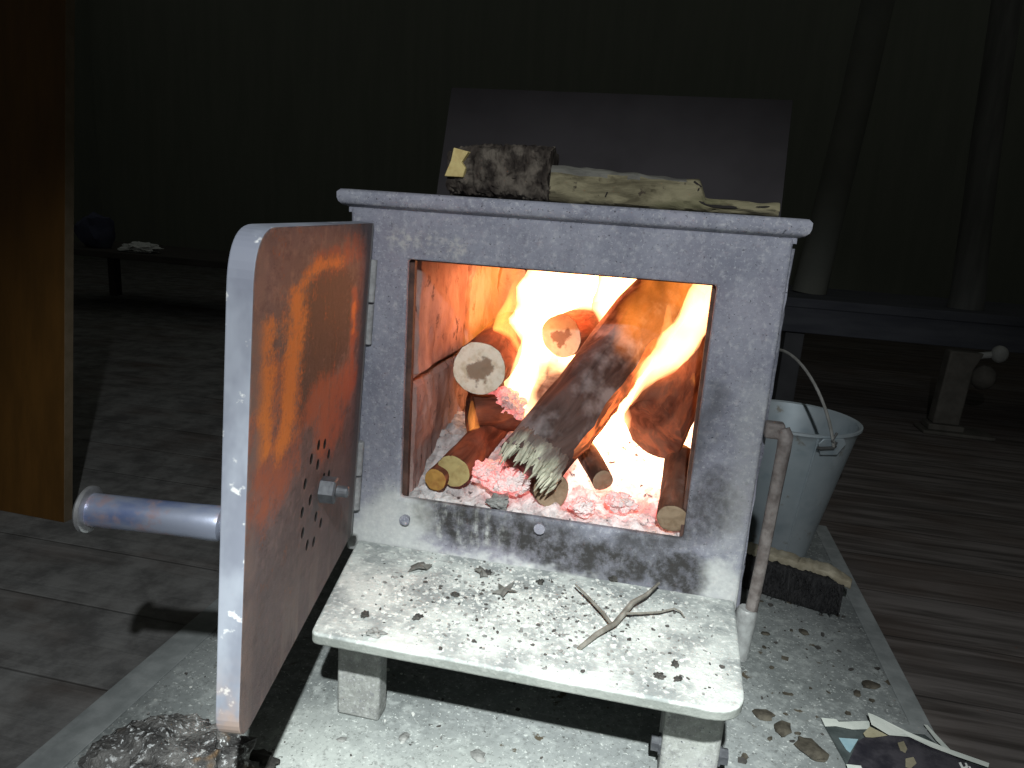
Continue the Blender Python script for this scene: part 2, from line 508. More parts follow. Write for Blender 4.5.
M['cut_pale'] = cut_wood('pale_cut_wood', (.93, .88, .73), (.29, .20, .135), .8, ring=(.70, .60, .42))
M['cut_pink'] = cut_wood('warm_cut_wood', (.84, .70, .52), (.30, .16, .10), .6, ring=(.72, .56, .38))
M['cut_yellow'] = cut_wood('yellow_cut_wood', (.52, .42, .19), None, ring=(.40, .30, .13))
M['cut_dull'] = cut_wood('dull_cut_wood', (.30, .22, .15), None, ring=(.20, .14, .09))
M['cut_orange'] = cut_wood('split_orange_wood', (.45, .25, .07), None, ring=(.33, .16, .05))
g = G('pale_torn_fibre', rough=.95, spec=.05)
n1 = g.noise(130, 5, g.scale(g.co, (1, 1, .22)))
c = g.mix(g.step(n1, .3, .7), (.24, .23, .17), (.74, .73, .58))
fz = g.m('ADD', g.xyz()[2], g.m('MULTIPLY_ADD', g.noise(60, 4, g.scale(g.co, (1, 1, .4))), .08, -.04))
c = g.mix(g.step(fz, -.006, .030), c, (.17, .135, .12))
g.bump(n1, 1.0, .003)
M['fibre'] = g.done(c)
M['twig'] = simple('grey_dry_twig', (.11, .10, .085), (.23, .215, .19), 60, stretch=(1, 1, .3))

# ember bed: pale ash over glowing coals
g = G('ash_and_embers', rough=.95, spec=.05)
x, y, z = g.xyz()
w = g.warp(.05, 30)
n1 = g.noise(30, 6, w); n2 = g.noise(75, 5)
c = g.mix(g.step(n1, .35, .65), (.34, .32, .32), (.70, .68, .68))
c = g.mix(g.step(n2, .60, .70), c, (.10, .08, .08))
hot = g.step(x, -.155, .03)
hot = g.m('MULTIPLY', hot, g.step(y, .0, .10))
hot2 = g.m('MULTIPLY', g.step(x, -.02, .07), g.step(y, .045, .17))
ec = g.mix(g.step(n1, .40, .56), (1, .10, .09), (1, .46, .40))
ec = g.mix(hot2, ec, (1, .66, .44))
pat = g.noise(48, 6, w, rough=.7)
es = g.m('MULTIPLY', hot, g.m('MULTIPLY_ADD', g.step(pat, .36, .60), .85, .18))
es = g.m('ADD', es, g.m('MULTIPLY', hot2, 2.6))
es = g.m('MULTIPLY', es, g.step(n2, .70, .56))
g.put(g.bsdf.inputs['Emission Color'], ec)
g.put(g.bsdf.inputs['Emission Strength'], es)
g.bump(n2, .8, .006)
M['embers'] = g.done(c)
g = G('cracked_ash_coal', rough=.95, spec=.05)
vv = g.vor(70, g.warp(.06, 40), 'DISTANCE_TO_EDGE')
c = g.mix(g.step(vv, -.02, .09), (.22, .06, .05), (.66, .54, .52))
c = g.mix(g.step(g.noise(60, 5), .58, .72), c, (.10, .06, .055))
g.put(g.bsdf.inputs['Emission Color'], (1, .22, .21, 1))
cn = g.noise(42, 6, g.warp(.03, 50), rough=.7)
c = g.mix(g.step(cn, .40, .54), c, (.74, .70, .69))
g.put(g.bsdf.inputs['Emission Strength'], g.m('MULTIPLY_ADD', g.step(cn, .56, .40), .85, .10))
g.bump(vv, .8, .006)
M['coal_hot'] = g.done(c)
M['coal'] = simple('charcoal', (.02, .019, .018), (.07, .066, .06), 60, bump=.6)
M['ashlump'] = simple('grey_ash_lump', (.13, .13, .125), (.30, .30, .29), 60, bump=.6)
M['chip'] = simple('dark_bark_chip', (.035, .03, .023), (.10, .088, .068), 60)
M['flake'] = simple('pale_ash_flake', (.38, .39, .375), (.68, .68, .65), 60)
M['leaf'] = simple('scorched_leaf', (.07, .068, .06), (.16, .155, .145), 60)
M['soot_bit'] = simple('dark_bits', (.035, .032, .03), (.09, .085, .08), 60)
# clinker rock
g = G('clinker', rough=.6, spec=.5)
n2 = g.noise(90, 5)
c = g.mix(g.step(g.noise(25, 5), .35, .65), (.035, .033, .033), (.14, .135, .13))
c = g.mix(g.step(n2, .60, .68), c, (.42, .42, .42))
c = g.mix(g.m('MULTIPLY', g.step(g.noise(190, 4), .57, .66), .8), c, (.50, .51, .52))
c = g.mix(g.step(g.noise(60, 3, g.vm('ADD', g.co, (7, 1, 2))), .66, .70), c, (.70, .71, .72))
c = g.mix(g.step(g.noise(13, 3, g.vm('ADD', g.co, (3, 1, 2))), .60, .70), c, (.22, .13, .06))
g.bump(n2, 1.0, .008)
M['clinker'] = g.done(c)
# paper
M['page'] = simple('white_page', (.50, .54, .50), (.66, .68, .63), 25)
M['page_dark'] = simple('dark_printed_page', (.018, .017, .024), (.06, .055, .065), 40, rough=.4, spec=.5)
M['page_teal'] = simple('dark_teal_printed_page', (.045, .055, .055), (.085, .10, .10), 40, rough=.4, spec=.5)
M['page_blue'] = simple('pale_blue_print', (.24, .38, .44), (.36, .50, .55), 30)
M['page_beige'] = simple('beige_page', (.30, .27, .17), (.42, .38, .26), 30)
M['print_tan'] = simple('tan_print', (.17, .15, .10), (.27, .24, .17), 30)
M['ink_white'] = simple('white_lettering', (.7, .7, .68), (.8, .8, .78), 30)


# flames: volumes that only give off light
def flame_mat(name, strength, color=(1, .30, .055), lo=.36, hi=.68, sc=16):
    m = bpy.data.materials.new(name)
    m.use_nodes = True
    t = m.node_tree
    t.nodes.remove(t.nodes['Principled BSDF'])
    g = G.__new__(G); g.mat = m; g.t = t; g.out = t.nodes['Material Output']
    g.co = g.node('ShaderNodeTexCoord').outputs['Object']
    v = g.scale(g.co, (1, 1, .4))
    n = g.step(g.noise(sc, 4, v, dist=1.0), lo, hi)
    e = g.node('ShaderNodeEmission')
    e.inputs['Color'].default_value = (*color, 1)
    g.link(g.m('MULTIPLY', g.m('MULTIPLY_ADD', n, .9, .1), strength), e.inputs['Strength'])
    g.link(e.outputs[0], g.out.inputs['Volume'])
    return m


M['flame_hot'] = flame_mat('white_hot_flame', 115, (1, .48, .20), .1, .42)
M['flame_mid'] = flame_mat('yellow_flame', 75, (1, .33, .07), .3, .55)
M['flame_low'] = flame_mat('orange_flame', 17, (1, .26, .035), .30, .70, 20)

# ------------------------------------------------------------------ the setting
b = MB(); b.box(-5, 4, -1.6, 5, -.33, -.275)
tag(b.build('floor', M['floor'], origin=(0, 0, -.275), smooth=False), kind='structure')
b = MB(); b.box(-5.1, 4.1, 5, 5.15, -.33, 2.6)
tag(b.build('wall_back', M['wall'], origin=(0, 5, -.275), smooth=False), kind='structure')
b = MB(); b.box(-5.15, -5, -1.6, 5.15, -.33, 2.6)
tag(b.build('wall_left', M['wall'], origin=(-5, 2, -.275), smooth=False), kind='structure')
b = MB(); b.box(4, 4.15, -1.6, 5.15, -.33, 2.6)
tag(b.build('wall_right', M['wall'], origin=(4, 2, -.275), smooth=False), kind='structure')

# ------------------------------------------------------------------ hearth
HZ = -.265
b = MB(); b.box(-.545, .582, -.72, .785, -.275, HZ)
hearth = tag(b.build('hearth_board', M['hearth'], origin=(0, 0, -.275), smooth=False, bevel=.002),
             'pale grey dusty board on the dark floor under the stove', 'hearth board')
for x0, x1 in ((-.545, -.495), (.552, .582)):
    s = MB(); s.box(x0, x1, -.72, .785, HZ, HZ + .002)
    s.build('edge_strip', M['strip'], hearth, (0, 0, -.275), smooth=False, bevel=.001)

# ------------------------------------------------------------------ stove
stove = tag(empty('wood_stove', STO), 'grey steel wood stove with open door and fire inside, standing on the hearth', 'stove')


def part(b, name, mats, parent=stove, **k):
    return b.build(name, mats, parent, STO, **k)


# front panel with its opening
W2, TOPZ, BOTZ = .281, .403, -.095
b = MB()
outer = [(-W2, BOTZ), (W2, BOTZ), (W2, TOPZ), (-W2, TOPZ)]
inner = [(-.2, 0), (.2, 0), (.2, .34), (-.2, .34)]
for y in (0, .014):
    b.add([(p[0], y, p[1]) for p in outer + inner], [])
b.f += [(i, (i + 1) % 4, 4 + (i + 1) % 4, 4 + i) for i in range(4)]
b.f += [(8 + i, 12 + i, 12 + (i + 1) % 4, 8 + (i + 1) % 4) for i in range(4)]
b.f += [(i, 8 + i, 8 + (i + 1) % 4, (i + 1) % 4) for i in range(4)]
b.f += [(4 + i, 4 + (i + 1) % 4, 12 + (i + 1) % 4, 12 + i) for i in range(4)]
b.m = [0] * len(b.f)
part(b, 'front_panel', M['front'], bevel=.0045, seg=3)
# shell: sides, back, bottom
b = MB()
b.box(-.281, -.271, .014, .52, BOTZ, TOPZ)
b.box(.271, .281, .014, .52, BOTZ, TOPZ)
b.box(-.271, .271, .51, .52, BOTZ, TOPZ)
b.box(-.271, .271, .014, .51, BOTZ, BOTZ + .01)
part(b, 'firebox_shell', M['steel'], smooth=False)
# top plate with a coved lip
b = MB()
prof = [(.0, .396), (.0, .403), (-.006, .405), (-.010, .409), (-.0115, .414), (-.0115, .421), (-.008, .425), (.0, .4255)]
vs, fs = [], []
n = len(prof)
ring = []
for dx, zz in prof:
    o = -dx
    ring.append([(-.2845 - o * 1.1, .002 - o, zz), (.2845 + o * 1.1, .002 - o, zz), (.2845 + o * 1.1, .524 + o, zz), (-.2845 - o * 1.1, .524 + o, zz)])
for r_ in ring: vs += r_
for i in range(n - 1):
    for k in range(4):
        a, c_ = i * 4 + k, i * 4 + (k + 1) % 4
        fs.append((a, c_, c_ + 4, a + 4))
fs += [(3, 2, 1, 0), tuple((n - 1) * 4 + k for k in range(4))]
b.add(vs, fs)
part(b, 'top_plate', M['steel'], angle=50)
# weld beads at the right front edge
b = MB()
b.tube([(.279, .012, z_) for z_ in [(-.09 + .02 * i) for i in range(25)]], .0055, 8, wob=.5)
part(b, 'weld_bead', M['steel'])

# ash shelf, tapering, with rounded front corners
def round_corner(p, a, b_, r, n=6):
    p, a, b_ = Vector(p), Vector(a), Vector(b_)
    d1, d2 = (a - p).normalized(), (b_ - p).normalized()
    out = []
    for i in range(n + 1):
        t = i / n
        q0, q1 = p + d1 * r, p + d2 * r
        out.append((q0 * (1 - t) ** 2 + p * 2 * t * (1 - t) + q1 * t ** 2))
    return [tuple(q) for q in out]


o2 = [(-.2625, -.0005), (-.217, -.238), (.268, -.238), (.277, -.0005)]
pts = [o2[0]] + round_corner(o2[1], o2[0], o2[2], .010) + round_corner(o2[2], o2[1], o2[3], .040, 8) + [o2[3]]
b = MB()
b.prism(pts, -.090, -.075, lambda p, d: (p[0], p[1], d))
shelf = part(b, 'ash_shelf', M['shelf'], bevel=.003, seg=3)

# legs (square tube), bolts on the right front one
def leg(x0, x1, y0, y1, top, plain=True):
    b = MB(); b.box(x0, x1, y0, y1, HZ, top)
    return part(b, 'leg', M['leg'], bevel=.004)


leg(-.2315, -.171, -.135, -.105, -.09)
rl = leg(.197, .266, -.135, -.06, -.09)
leg(-.23, -.16, .40, .47, -.095)
leg(.2, .27, .40, .47, -.095)
for sx, x0 in ((-1, .197), (1, .266)):
    b = MB()
    mt = Matrix.Translation((x0, -.118, -.2235)) @ Matrix.Rotation(PI / 2 * sx, 4, 'Y')
    b.lathe([(0, 0), (.0135, 0), (.0135, .003), (.0105, .003), (.0105, .012), (.005, .0125), (0, .0125)], 6, mt)
    part(b, 'bolt', M['bolt'], rl, smooth=False)

# stubs on the sill
for xs, zs in ((-.189, -.03), (.007, -.012)):
    b = MB()
    b.lathe([(.0, -.010), (.0045, -.010), (.0065, -.003), (.008, .004), (0, .005)], 10,
            Matrix.Translation((xs, -.004, zs)) @ Matrix.Rotation(PI / 2, 4, 'X'))
    part(b, 'latch_stub', M['steel'])

# firebrick lining
b = MB()
def brick(y0, y1, z0, z1, name='firebrick', s=-1, seed=0):
    b = MB()
    xi, xo = (-.194, -.268) if s < 0 else (.252, .268)
    def fn(u, v):
        y, z = y0 + (y1 - y0) * u, z0 + (z1 - z0) * v
        e = min(u, 1 - u, v, 1 - v)
        d = .004 * noise.noise(Vector((y * 14, z * 14, seed))) + .003 * noise.noise(Vector((y * 50, z * 50, seed)))
        if e < .03: d -= s * -.006
        return Vector((xi + d, y, z))
    b.grid(40, 30, fn)
    b.box(min(xo, xi - s * -.008), max(xo, xi - s * -.008), y0, y1, z0, z1)
    return part(b, name, M['brick'])
brick(.030, .27, -.06, .163, seed=1)
brick(.030, .30, .170, .345, seed=2)
brick(.276, .50, -.06, .163, seed=3)
brick(.306, .50, .170, .345, seed=4)
brick(.030, .50, -.06, .345, s=1, seed=5)
b = MB(); b.box(-.268, .268, .47, .505, -.06, .345); part(b, 'firebrick', M['brick'], smooth=False)
b = MB(); b.box(-.268, .268, .03, .505, .347, .375); part(b, 'baffle_plate', M['brick'], smooth=False)
b = MB(); b.box(-.268, .268, .02, .505, -.075, -.06); part(b, 'grate_plate', M['lining_gap'], smooth=False)
b = MB()
b.box(-.268, -.196, .015, .029, -.06, .345)
part(b, 'inner_frame', M['lining_gap'], smooth=False)
b = MB(); b.box(.196, .268, .015, .029, -.06, .345)
part(b, 'inner_frame', M['lining_gap'], smooth=False)
# inner red-oxide rim of the opening
b = MB()
b.box(-.204, -.194, .0145, .022, -.004, .344); b.box(-.2, .2, .0145, .024, .338, .345)
part(b, 'seal_strip', M['lining_gap'], smooth=False)

# ---- door
FB = Vector((-.2650424, -.01500001, -.05847773))
dx = Vector((.1970357, -.98036716, .00756067)); dz = Vector((.04601926, .01695182, .99879671))
dx.normalize(); dz = (dz - dx * dz.dot(dx)).normalized(); dy = dz.cross(dx)
DW, DH, DT = .4365, .4432, .0205
door_m = Matrix((dx, dy, dz)).transposed().to_4x4(); door_m.translation = FB - STO
pts = [(0, 0)] + round_corner((DW, 0), (0, 0), (DW, DH), .034, 10) + round_corner((DW, DH), (DW, 0), (0, DH), .045, 12) + [(0, DH)]
b = MB(); b.prism(pts, -DT, 0, lambda p, d: (p[0], d, p[1]))
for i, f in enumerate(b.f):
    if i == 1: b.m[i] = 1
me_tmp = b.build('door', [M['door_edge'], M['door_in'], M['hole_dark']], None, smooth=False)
cut = MB()
for hx, hz in [(.2208, .207), (.1943, .1996), (.1725, .1802), (.2479, .2003), (.2203, .1841), (.1661, .1517), (.1896, .1568), (.2673, .1796),
               (.2431, .1518), (.215, .1200), (.2726, .1501), (.1911, .1015), (.2664, .1241), (.2184, .0909), (.2457, .1001), (.1700, .1240)]:
    cut.lathe([(.0058, -.05), (.0058, .05)], 12, Matrix.Translation((hx, 0, hz)) @ Matrix.Rotation(PI / 2, 4, 'X'))
cutter = cut.build('vent_cutter', M['hole_dark'], None, smooth=False)
bo = me_tmp.modifiers.new('vents', 'BOOLEAN'); bo.object = cutter; bo.solver = 'EXACT'
dg = bpy.context.evaluated_depsgraph_get()
new_me = bpy.data.meshes.new_from_object(me_tmp.evaluated_get(dg))
me_tmp.modifiers.clear(); me_tmp.data = new_me
bpy.data.objects.remove(cutter)
door = me_tmp
# back plate behind the vents so the sky does not show through: the door's own spin vent
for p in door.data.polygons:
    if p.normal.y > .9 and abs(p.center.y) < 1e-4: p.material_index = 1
    elif p.normal.y < -.9: p.material_index = 0
    elif .15 < p.center.x < .30 and .07 < p.center.z < .23: p.material_index = 2  # hole walls coloured dark in place of shade
door.parent = stove
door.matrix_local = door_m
bv = door.modifiers.new('bevel', 'BEVEL'); bv.width = .0012; bv.segments = 2; bv.limit_method = 'ANGLE'; bv.angle_limit = math.radians(60)
tag(door, 'orange streaked steel door swung wide open')


def dpart(b, name, mats, **k):
    return b.build(name, mats, door, (0, 0, 0), **k)


RX = lambda x_, z_, s: Matrix.Translation((x_, 0, z_)) @ Matrix.Rotation(-PI / 2 * s, 4, 'X')   # local z -> +-y
b = MB()
b.lathe([(0, 0), (.0155, 0), (.0155, .016), (.0135, .018), (0, .018)], 6, RX(.199, .147, 1))
b.lathe([(0, .018), (.0068, .018), (.0068, .030), (.005, .032), (0, .032)], 14, RX(.199, .147, 1))
dpart(b, 'vent_bolt', M['bolt'], smooth=False)
b = MB()
b.lathe([(0, -DT), (.06, -DT), (.06, -DT - .006), (0, -DT - .006)][::-1], 32, Matrix.Translation((.2185, 0, .15)) @ Matrix(((1, 0, 0, 0), (0, 0, 1, 0), (0, 1, 0, 0), (0, 0, 0, 1))))
dpart(b, 'spin_vent', M['hole_dark'], smooth=False)
# handle on the outer face
hx, hz = .36, .171
b = MB()
b.lathe([(0, DT), (.0125, DT), (.0125, DT + .022), (.0095, DT + .024), (.0095, DT + .032)], 20, RX(hx, hz, -1))
dpart(b, 'handle_boss', M['disc'])
b = MB()
L0 = DT + .026
prof = [(.0125, L0), (.0155, L0 + .002), (.0162, L0 + .006), (.0155, L0 + .03), (.0150, L0 + .075), (.0152, L0 + .10), (.0150, .166)]
b.lathe(prof, 28, RX(hx, hz, -1))
dpart(b, 'handle_tube', M['blued'])
b = MB()
b.lathe([(0, .166), (.0185, .166), (.0212, .1675), (.0212, .171), (.0195, .173), (0, .1735)], 32, RX(hx, hz, -1))
dpart(b, 'handle_disc', M['disc'])
# hinge: knuckles and leaf beside the edge
for z0, z1 in ((.035, .085), (.088, .138), (.28, .335), (.338, .395)):
    b = MB(); b.tube([(-.006, .001, z0), (-.006, .001, z1)], .0058, 14)
    dpart(b, 'hinge_knuckle', M['hinge'], smooth=True)
b = MB(); b.box(-.012, .0, -DT + .002, -.006, .01, DH - .015)
dpart(b, 'hinge_leaf', M['hinge'], smooth=False)

# ---- rod handle at the right side
b = MB()
pts = [(.3010, -.012, .172), (.3045, -.014, .165), (.3045, -.014, .145), (.3035, -.012, .09), (.302, -.012, .03), (.300, -.012, -.03), (.297, -.014, -.085)]
b.tube(pts, [.0075, .0088, .0085, .0082, .0080, .0080, .0082], 12, wob=.12)
rod = part(b, 'side_handle', M['rod'])
b = MB(); b.lathe([(.010, .115 - .265), (.0135, -.148), (.014, -.10), (.0135, -.080), (.011, -.076)], 18, Matrix.Translation((.2965, -.014, 0)) @ Matrix.Rotation(math.radians(3), 4, 'Y'))
part(b, 'sleeve', M['sleeve'], rod)
for bx in ((.280, .303, -.016, .004, .158, .178), (.280, .297, -.020, .004, -.125, -.10)):
    b = MB(); b.box(*bx)
    part(b, 'bracket', M['rod'], rod, bevel=.003)

# steel flap leaning back from the rear edge of the top plate
b = MB()
SA, SB = Vector((0, .528, .424)), Vector((0, .634, .6555))
sn = Vector((0, (SB - SA).z, -(SB - SA).y)).normalized() * .004
for k in (0, 1):
    b.v += [SA + sn * k + Vector((-.334, 0, 0)), SA + sn * k + Vector((.338, 0, 0)), SB + sn * k + Vector((.343, 0, 0)), SB + sn * k + Vector((-.343, 0, 0))]
b.f = [(0, 1, 2, 3), (7, 6, 5, 4)] + [(i, 4 + i, 4 + (i + 1) % 4, (i + 1) % 4) for i in range(4)]
b.m = [0] * 6
part(b, 'rear_shield', M['shield'], smooth=False, bevel=.001)['label'] = 'flat dark steel sheet leaning back behind the top plate'

# ------------------------------------------------------------------ logs
def log(name, p0, p1, r0, r1, mat, end=None, label=None, seed=0, n=32, rings=26, wob=.10, bow=.0, group=None, split=None, cat='log', tilt=(0, 0), rough=.05):
    p0, p1 = Vector(p0), Vector(p1)
    d = p1 - p0; L = d.length
    q = d.to_track_quat('Z', 'Y')
    b = MB()
    vs, fs = [], []
    def rad(a, t):
        r = r0 + (r1 - r0) * t
        u = Vector((math.cos(a), math.sin(a), t * L * 12 + seed * 5))
        return r * (1 + wob * noise.noise(u * .9) + rough * noise.noise(Vector((math.cos(a) * 5, math.sin(a) * 5, t * L * 20 + seed))))
    for i in range(rings + 1):
        t = i / rings
        cx = bow * math.sin(PI * t)
        for k in range(n):
            a = 2 * PI * k / n
            r = rad(a, t)
            zz = t * L
            if i == 0: zz += r * (math.cos(a) * tilt[0] + math.sin(a) * tilt[1])
            vs.append((cx + r * math.cos(a), r * math.sin(a), zz))
    mi = []
    for i in range(rings):
        for k in range(n):
            a, c_ = i * n + k, i * n + (k + 1) % n
            fs.append((a, c_, c_ + n, a + n))
            ang = (2 * PI * (k + .5) / n)
            mi.append(1 if split and abs((ang - split[0] + PI) % (2 * PI) - PI) < split[1] else 0)
    fs.append([rings * n + k for k in range(n)]); mi.append(0)
    fs.append(list(range(n))[::-1]); mi.append(0)
    b.add(vs, fs); b.m = mi
    mats = [mat] + ([split[2]] if split else [])
    o = b.build(name, mats, None, matrix=Matrix.Translation(p0) @ q.to_matrix().to_4x4(), angle=60)
    if label: tag(o, label, cat, group)
    if end:
        e = MB()
        R_ = 8
        vs = [(0, 0, -.0012)]; fs = []
        for j in range(1, R_ + 1):
            for k in range(n):
                a = 2 * PI * k / n
                r = rad(a, 0) * .992 * j / R_
                vs.append((r * math.cos(a), r * math.sin(a), r * (math.cos(a) * tilt[0] + math.sin(a) * tilt[1]) - .0015 + .0014 * noise.noise(Vector((r * math.cos(a) * 120, r * math.sin(a) * 120, seed))) + (.0012 if j == R_ else 0)))
        for k in range(n): fs.append((0, 1 + (k + 1) % n, 1 + k))
        for j in range(R_ - 1):
            for k in range(n):
                a, c_ = 1 + j * n + k, 1 + j * n + (k + 1) % n
                fs.append((a, c_, c_ + n, a + n))
        e.add(vs, fs)
        e.build('cut_end', end, o)
    return o


LG = 'firewood burning in the stove'
log('firewood_log', (-.129, .15, .168), (-.142, .44, .177), .0425, .046, M['bark_red'], M['cut_pale'],
    'burning log with round cream end and brown heart, beside the left firebrick', 1, group=LG, tilt=(.1, .1))
log('firewood_log', (-.020, .26, .215), (.03, .465, .215), .037, .04, M['bark_red'], M['cut_pink'],
    'log with peach coloured end at the back among the flames', 2, group=LG, tilt=(.1, -.1))
big = log('firewood_log', (-.024, .040, .058), (.142, .33, .30), .048, .051, M['char'], None,
          'thick charred log lying diagonally across the middle of the fire', 3, n=40, rings=40, group=LG, wob=.14)
log('firewood_log', (.145, .15, .106), (.214, .33, .226), .050, .040, M['bark_red'], None,
    'thick dark red log resting against the right wall of the firebox', 4, group=LG, wob=.12, tilt=(.2, .2), rough=.07)
log('firewood_log', (-.134, .045, .034), (-.108, .24, .062), .0255, .026, M['bark_red'], M['cut_yellow'],
    'small log with a clean yellow cut end at the lower left of the fire', 5, group=LG)
log('firewood_log', (.012, .045, .026), (-.05, .17, .020), .0255, .027, M['bark'], M['cut_dull'],
    'short dark log poking out below the big diagonal log', 6, group=LG, tilt=(.1, .2))
log('firewood_log', (.083, .075, .040), (.03, .20, .062), .0165, .018, M['bark'], M['cut_dull'],
    'thin charred branch with a stubby end lying in white embers', 7, group=LG, wob=.2)
log('firewood_log', (.184, .016, .022), (.192, .17, .062), .0215, .022, M['bark'], M['cut_dull'],
    'small dark log at the right front corner of the fire', 8, group=LG)
log('firewood_log', (-.158, .035, .020), (-.150, .12, .028), .017, .016, M['bark_red'], M['cut_orange'],
    'little orange split piece lying beside the yellow ended log', 9, group=LG, cat='log')
log('firewood_log', (-.145, .17, .085), (-.075, .21, .085), .034, .030, M['bark_red'], None,
    'scorched chunk under the log with the cream end', 10, group=LG, wob=.25, rough=.12)
log('firewood_log', (-.17, .38, .085), (.18, .38, .09), .06, .06, M['char'], None,
    'charred log lying crosswise at the back of the fire', 11, group=LG)
# burning flank and torn end of the big log
b = MB()
Lb = (Vector((.142, .33, .30)) - Vector((-.024, .040, .058))).length
inv = (Vector((.142, .33, .30)) - Vector((-.024, .040, .058))).to_track_quat('Z', 'Y').to_matrix().inverted()
side = inv @ Vector((.89, -.43, -.105)); a0 = math.atan2(side.y, side.x)
def flank(u, v):
    t = .10 + .62 * v; a = a0 + .10 + (u - .5) * (.75 + .25 * noise.noise(Vector((v * 6, 3, 1))))
    r = .0525 * (1 + .06 * noise.noise(Vector((u * 5, t * 25, 1)))) + .003 * math.sin(u * PI)
    r -= .010 * max(0, 1 - 6 * min(u, 1 - u)) + .008 * max(0, 1 - 8 * min(v, 1 - v))
    return Vector((r * math.cos(a), r * math.sin(a), t * Lb))
b.grid(16, 40, flank)
tag(b.build('burning_flank', M['burning'], big), 'glowing orange split side')
b = MB()
rnd = random.Random(4)
upd = inv @ Vector((.20, -.72, .66)); au = math.atan2(upd.y, upd.x)
def collar(u, v):
    a = au + .15 + (u - .5) * 2.7
    tip = -.016 + .020 * noise.noise(Vector((u * 16, 4, 2))) + .012 * noise.noise(Vector((u * 45, 1, 2)))
    far = .050 + .004 * noise.noise(Vector((u * 12, 9, 5)))
    zz = tip + (far - tip) * v
    r = .0515 - .008 * (1 - v) ** 2 - .009 * max(0, (v - .6) / .4) + .0025 * noise.noise(Vector((u * 40, v * 3, 8)))
    r -= .008 * max(0, 1 - 8 * min(u, 1 - u))
    return Vector((r * math.cos(a), r * math.sin(a), zz))
b.grid(90, 10, collar)
for i in range(26):
    a = au + rnd.uniform(-1.1, 1.4); r = .050 * rnd.uniform(.93, 1.02)
    z0 = rnd.uniform(-.006, .016)
    base = Vector((r * math.cos(a), r * math.sin(a), z0))
    tip = Vector(((r - .003) * math.cos(a + rnd.uniform(-.1, .1)), (r - .003) * math.sin(a), z0 - rnd.uniform(.012, .034)))
    b.tube([base, (base + tip) / 2 + Vector((rnd.uniform(-.001, .001),) * 3), tip], [.0028, .0026, .0006], 5)
tag(b.build('torn_fibres', M['fibre'], big), 'pale torn wood fibres')

# ember bed
def eh(x, y):
    s = min(1, max(0, (y - .01) / .22)); s = s * s * (3 - 2 * s)
    h = -.008 + .062 * s
    h += .018 * math.exp(-((x + .02) ** 2 + (y - .12) ** 2) / .006)
    h += .011 * noise.noise(Vector((x * 28, y * 28, 0))) * min(1, y / .05) + .007 * noise.noise(Vector((x * 70, y * 70, 3))) + .004 * noise.noise(Vector((x * 150, y * 150, 7)))
    return h
b = MB(); b.grid(130, 120, lambda u, v: Vector((-.199 + .449 * u, .003 + .46 * v, eh(-.199 + .449 * u, .003 + .46 * v))))
nx = 131
b.add([(-.193, .012, -.058), (.193, .012, -.058), (.193, .46, -.058), (-.193, .46, -.058)], [(0, 1, 2, 3)])
tag(b.build('ember_bed', M['embers'], origin=(0, 0, 0)), 'bed of white ash and glowing pink embers under the logs', 'embers', kind='stuff')
rnd = random.Random(3)
names = [((-.050, .045, .030), .022, 'pink glowing coal in front of the big diagonal log', 'coal_hot'),
         ((-.085, .060, .034), .021, 'pink cracked coal beside the yellow ended log', 'coal_hot'),
         ((-.093, .19, .105), .026, 'pale cracked coal behind the scorched chunk', 'coal_hot'),
         ((-.060, .020, .008), .012, 'small grey coal at the sill edge of the fire', 'ashlump'),
         ((.060, .035, .012), .014, 'pink ember lump below the thin charred branch', 'coal_hot'),
         ((.110, .055, .018), .017, 'pale pink ember lump right of the thin charred branch', 'coal_hot'),
         ((-.155, .075, .020), .008, 'tiny black coal beside the left firebrick', 'coal')]
for i, (c_, r_, lab, mt) in enumerate(names):
    b = MB(); b.blob((0, 0, 0), r_, 4, .5, 1.5, i + 3, (1.25, 1, .85))
    tag(b.build('coal', M[mt], matrix=Matrix.Translation(c_)), lab, 'coal', 'coals in the fire')

# ------------------------------------------------------------------ flames
def tongue(b, pts, n=14, mi=0, seed=0, squash=.7):
    """spine points (x, y, z, r) smoothed into a licking tongue"""
    P = [Vector(p[:3]) for p in pts]; Rr = [p[3] for p in pts]
    out, rr = [], []
    K = 6
    for i in range(len(P) - 1):
        p0, p1, p2, p3 = P[max(i - 1, 0)], P[i], P[i + 1], P[min(i + 2, len(P) - 1)]
        for k in range(K):
            t = k / K
            out.append(.5 * ((2 * p1) + (p2 - p0) * t + (2 * p0 - 5 * p1 + 4 * p2 - p3) * t * t + (3 * p1 - p0 - 3 * p2 + p3) * t ** 3))
            rr.append(Rr[i] + (Rr[i + 1] - Rr[i]) * t)
    out.append(P[-1]); rr.append(Rr[-1])
    b.tube(out, rr, n, True, squash, .35, seed, mi)


b = MB()
# back wall of white flame
tongue(b, [(-.075, .33, .04, .03), (-.085, .34, .12, .045), (-.075, .35, .20, .055), (-.06, .36, .28, .055), (-.05, .36, .335, .04)], seed=1)
tongue(b, [(-.02, .38, .10, .05), (-.01, .39, .18, .065), (.0, .39, .26, .07), (.01, .39, .338, .06)], seed=2)
tongue(b, [(.06, .36, .22, .04), (.07, .38, .28, .055), (.08, .38, .338, .045)], seed=3)
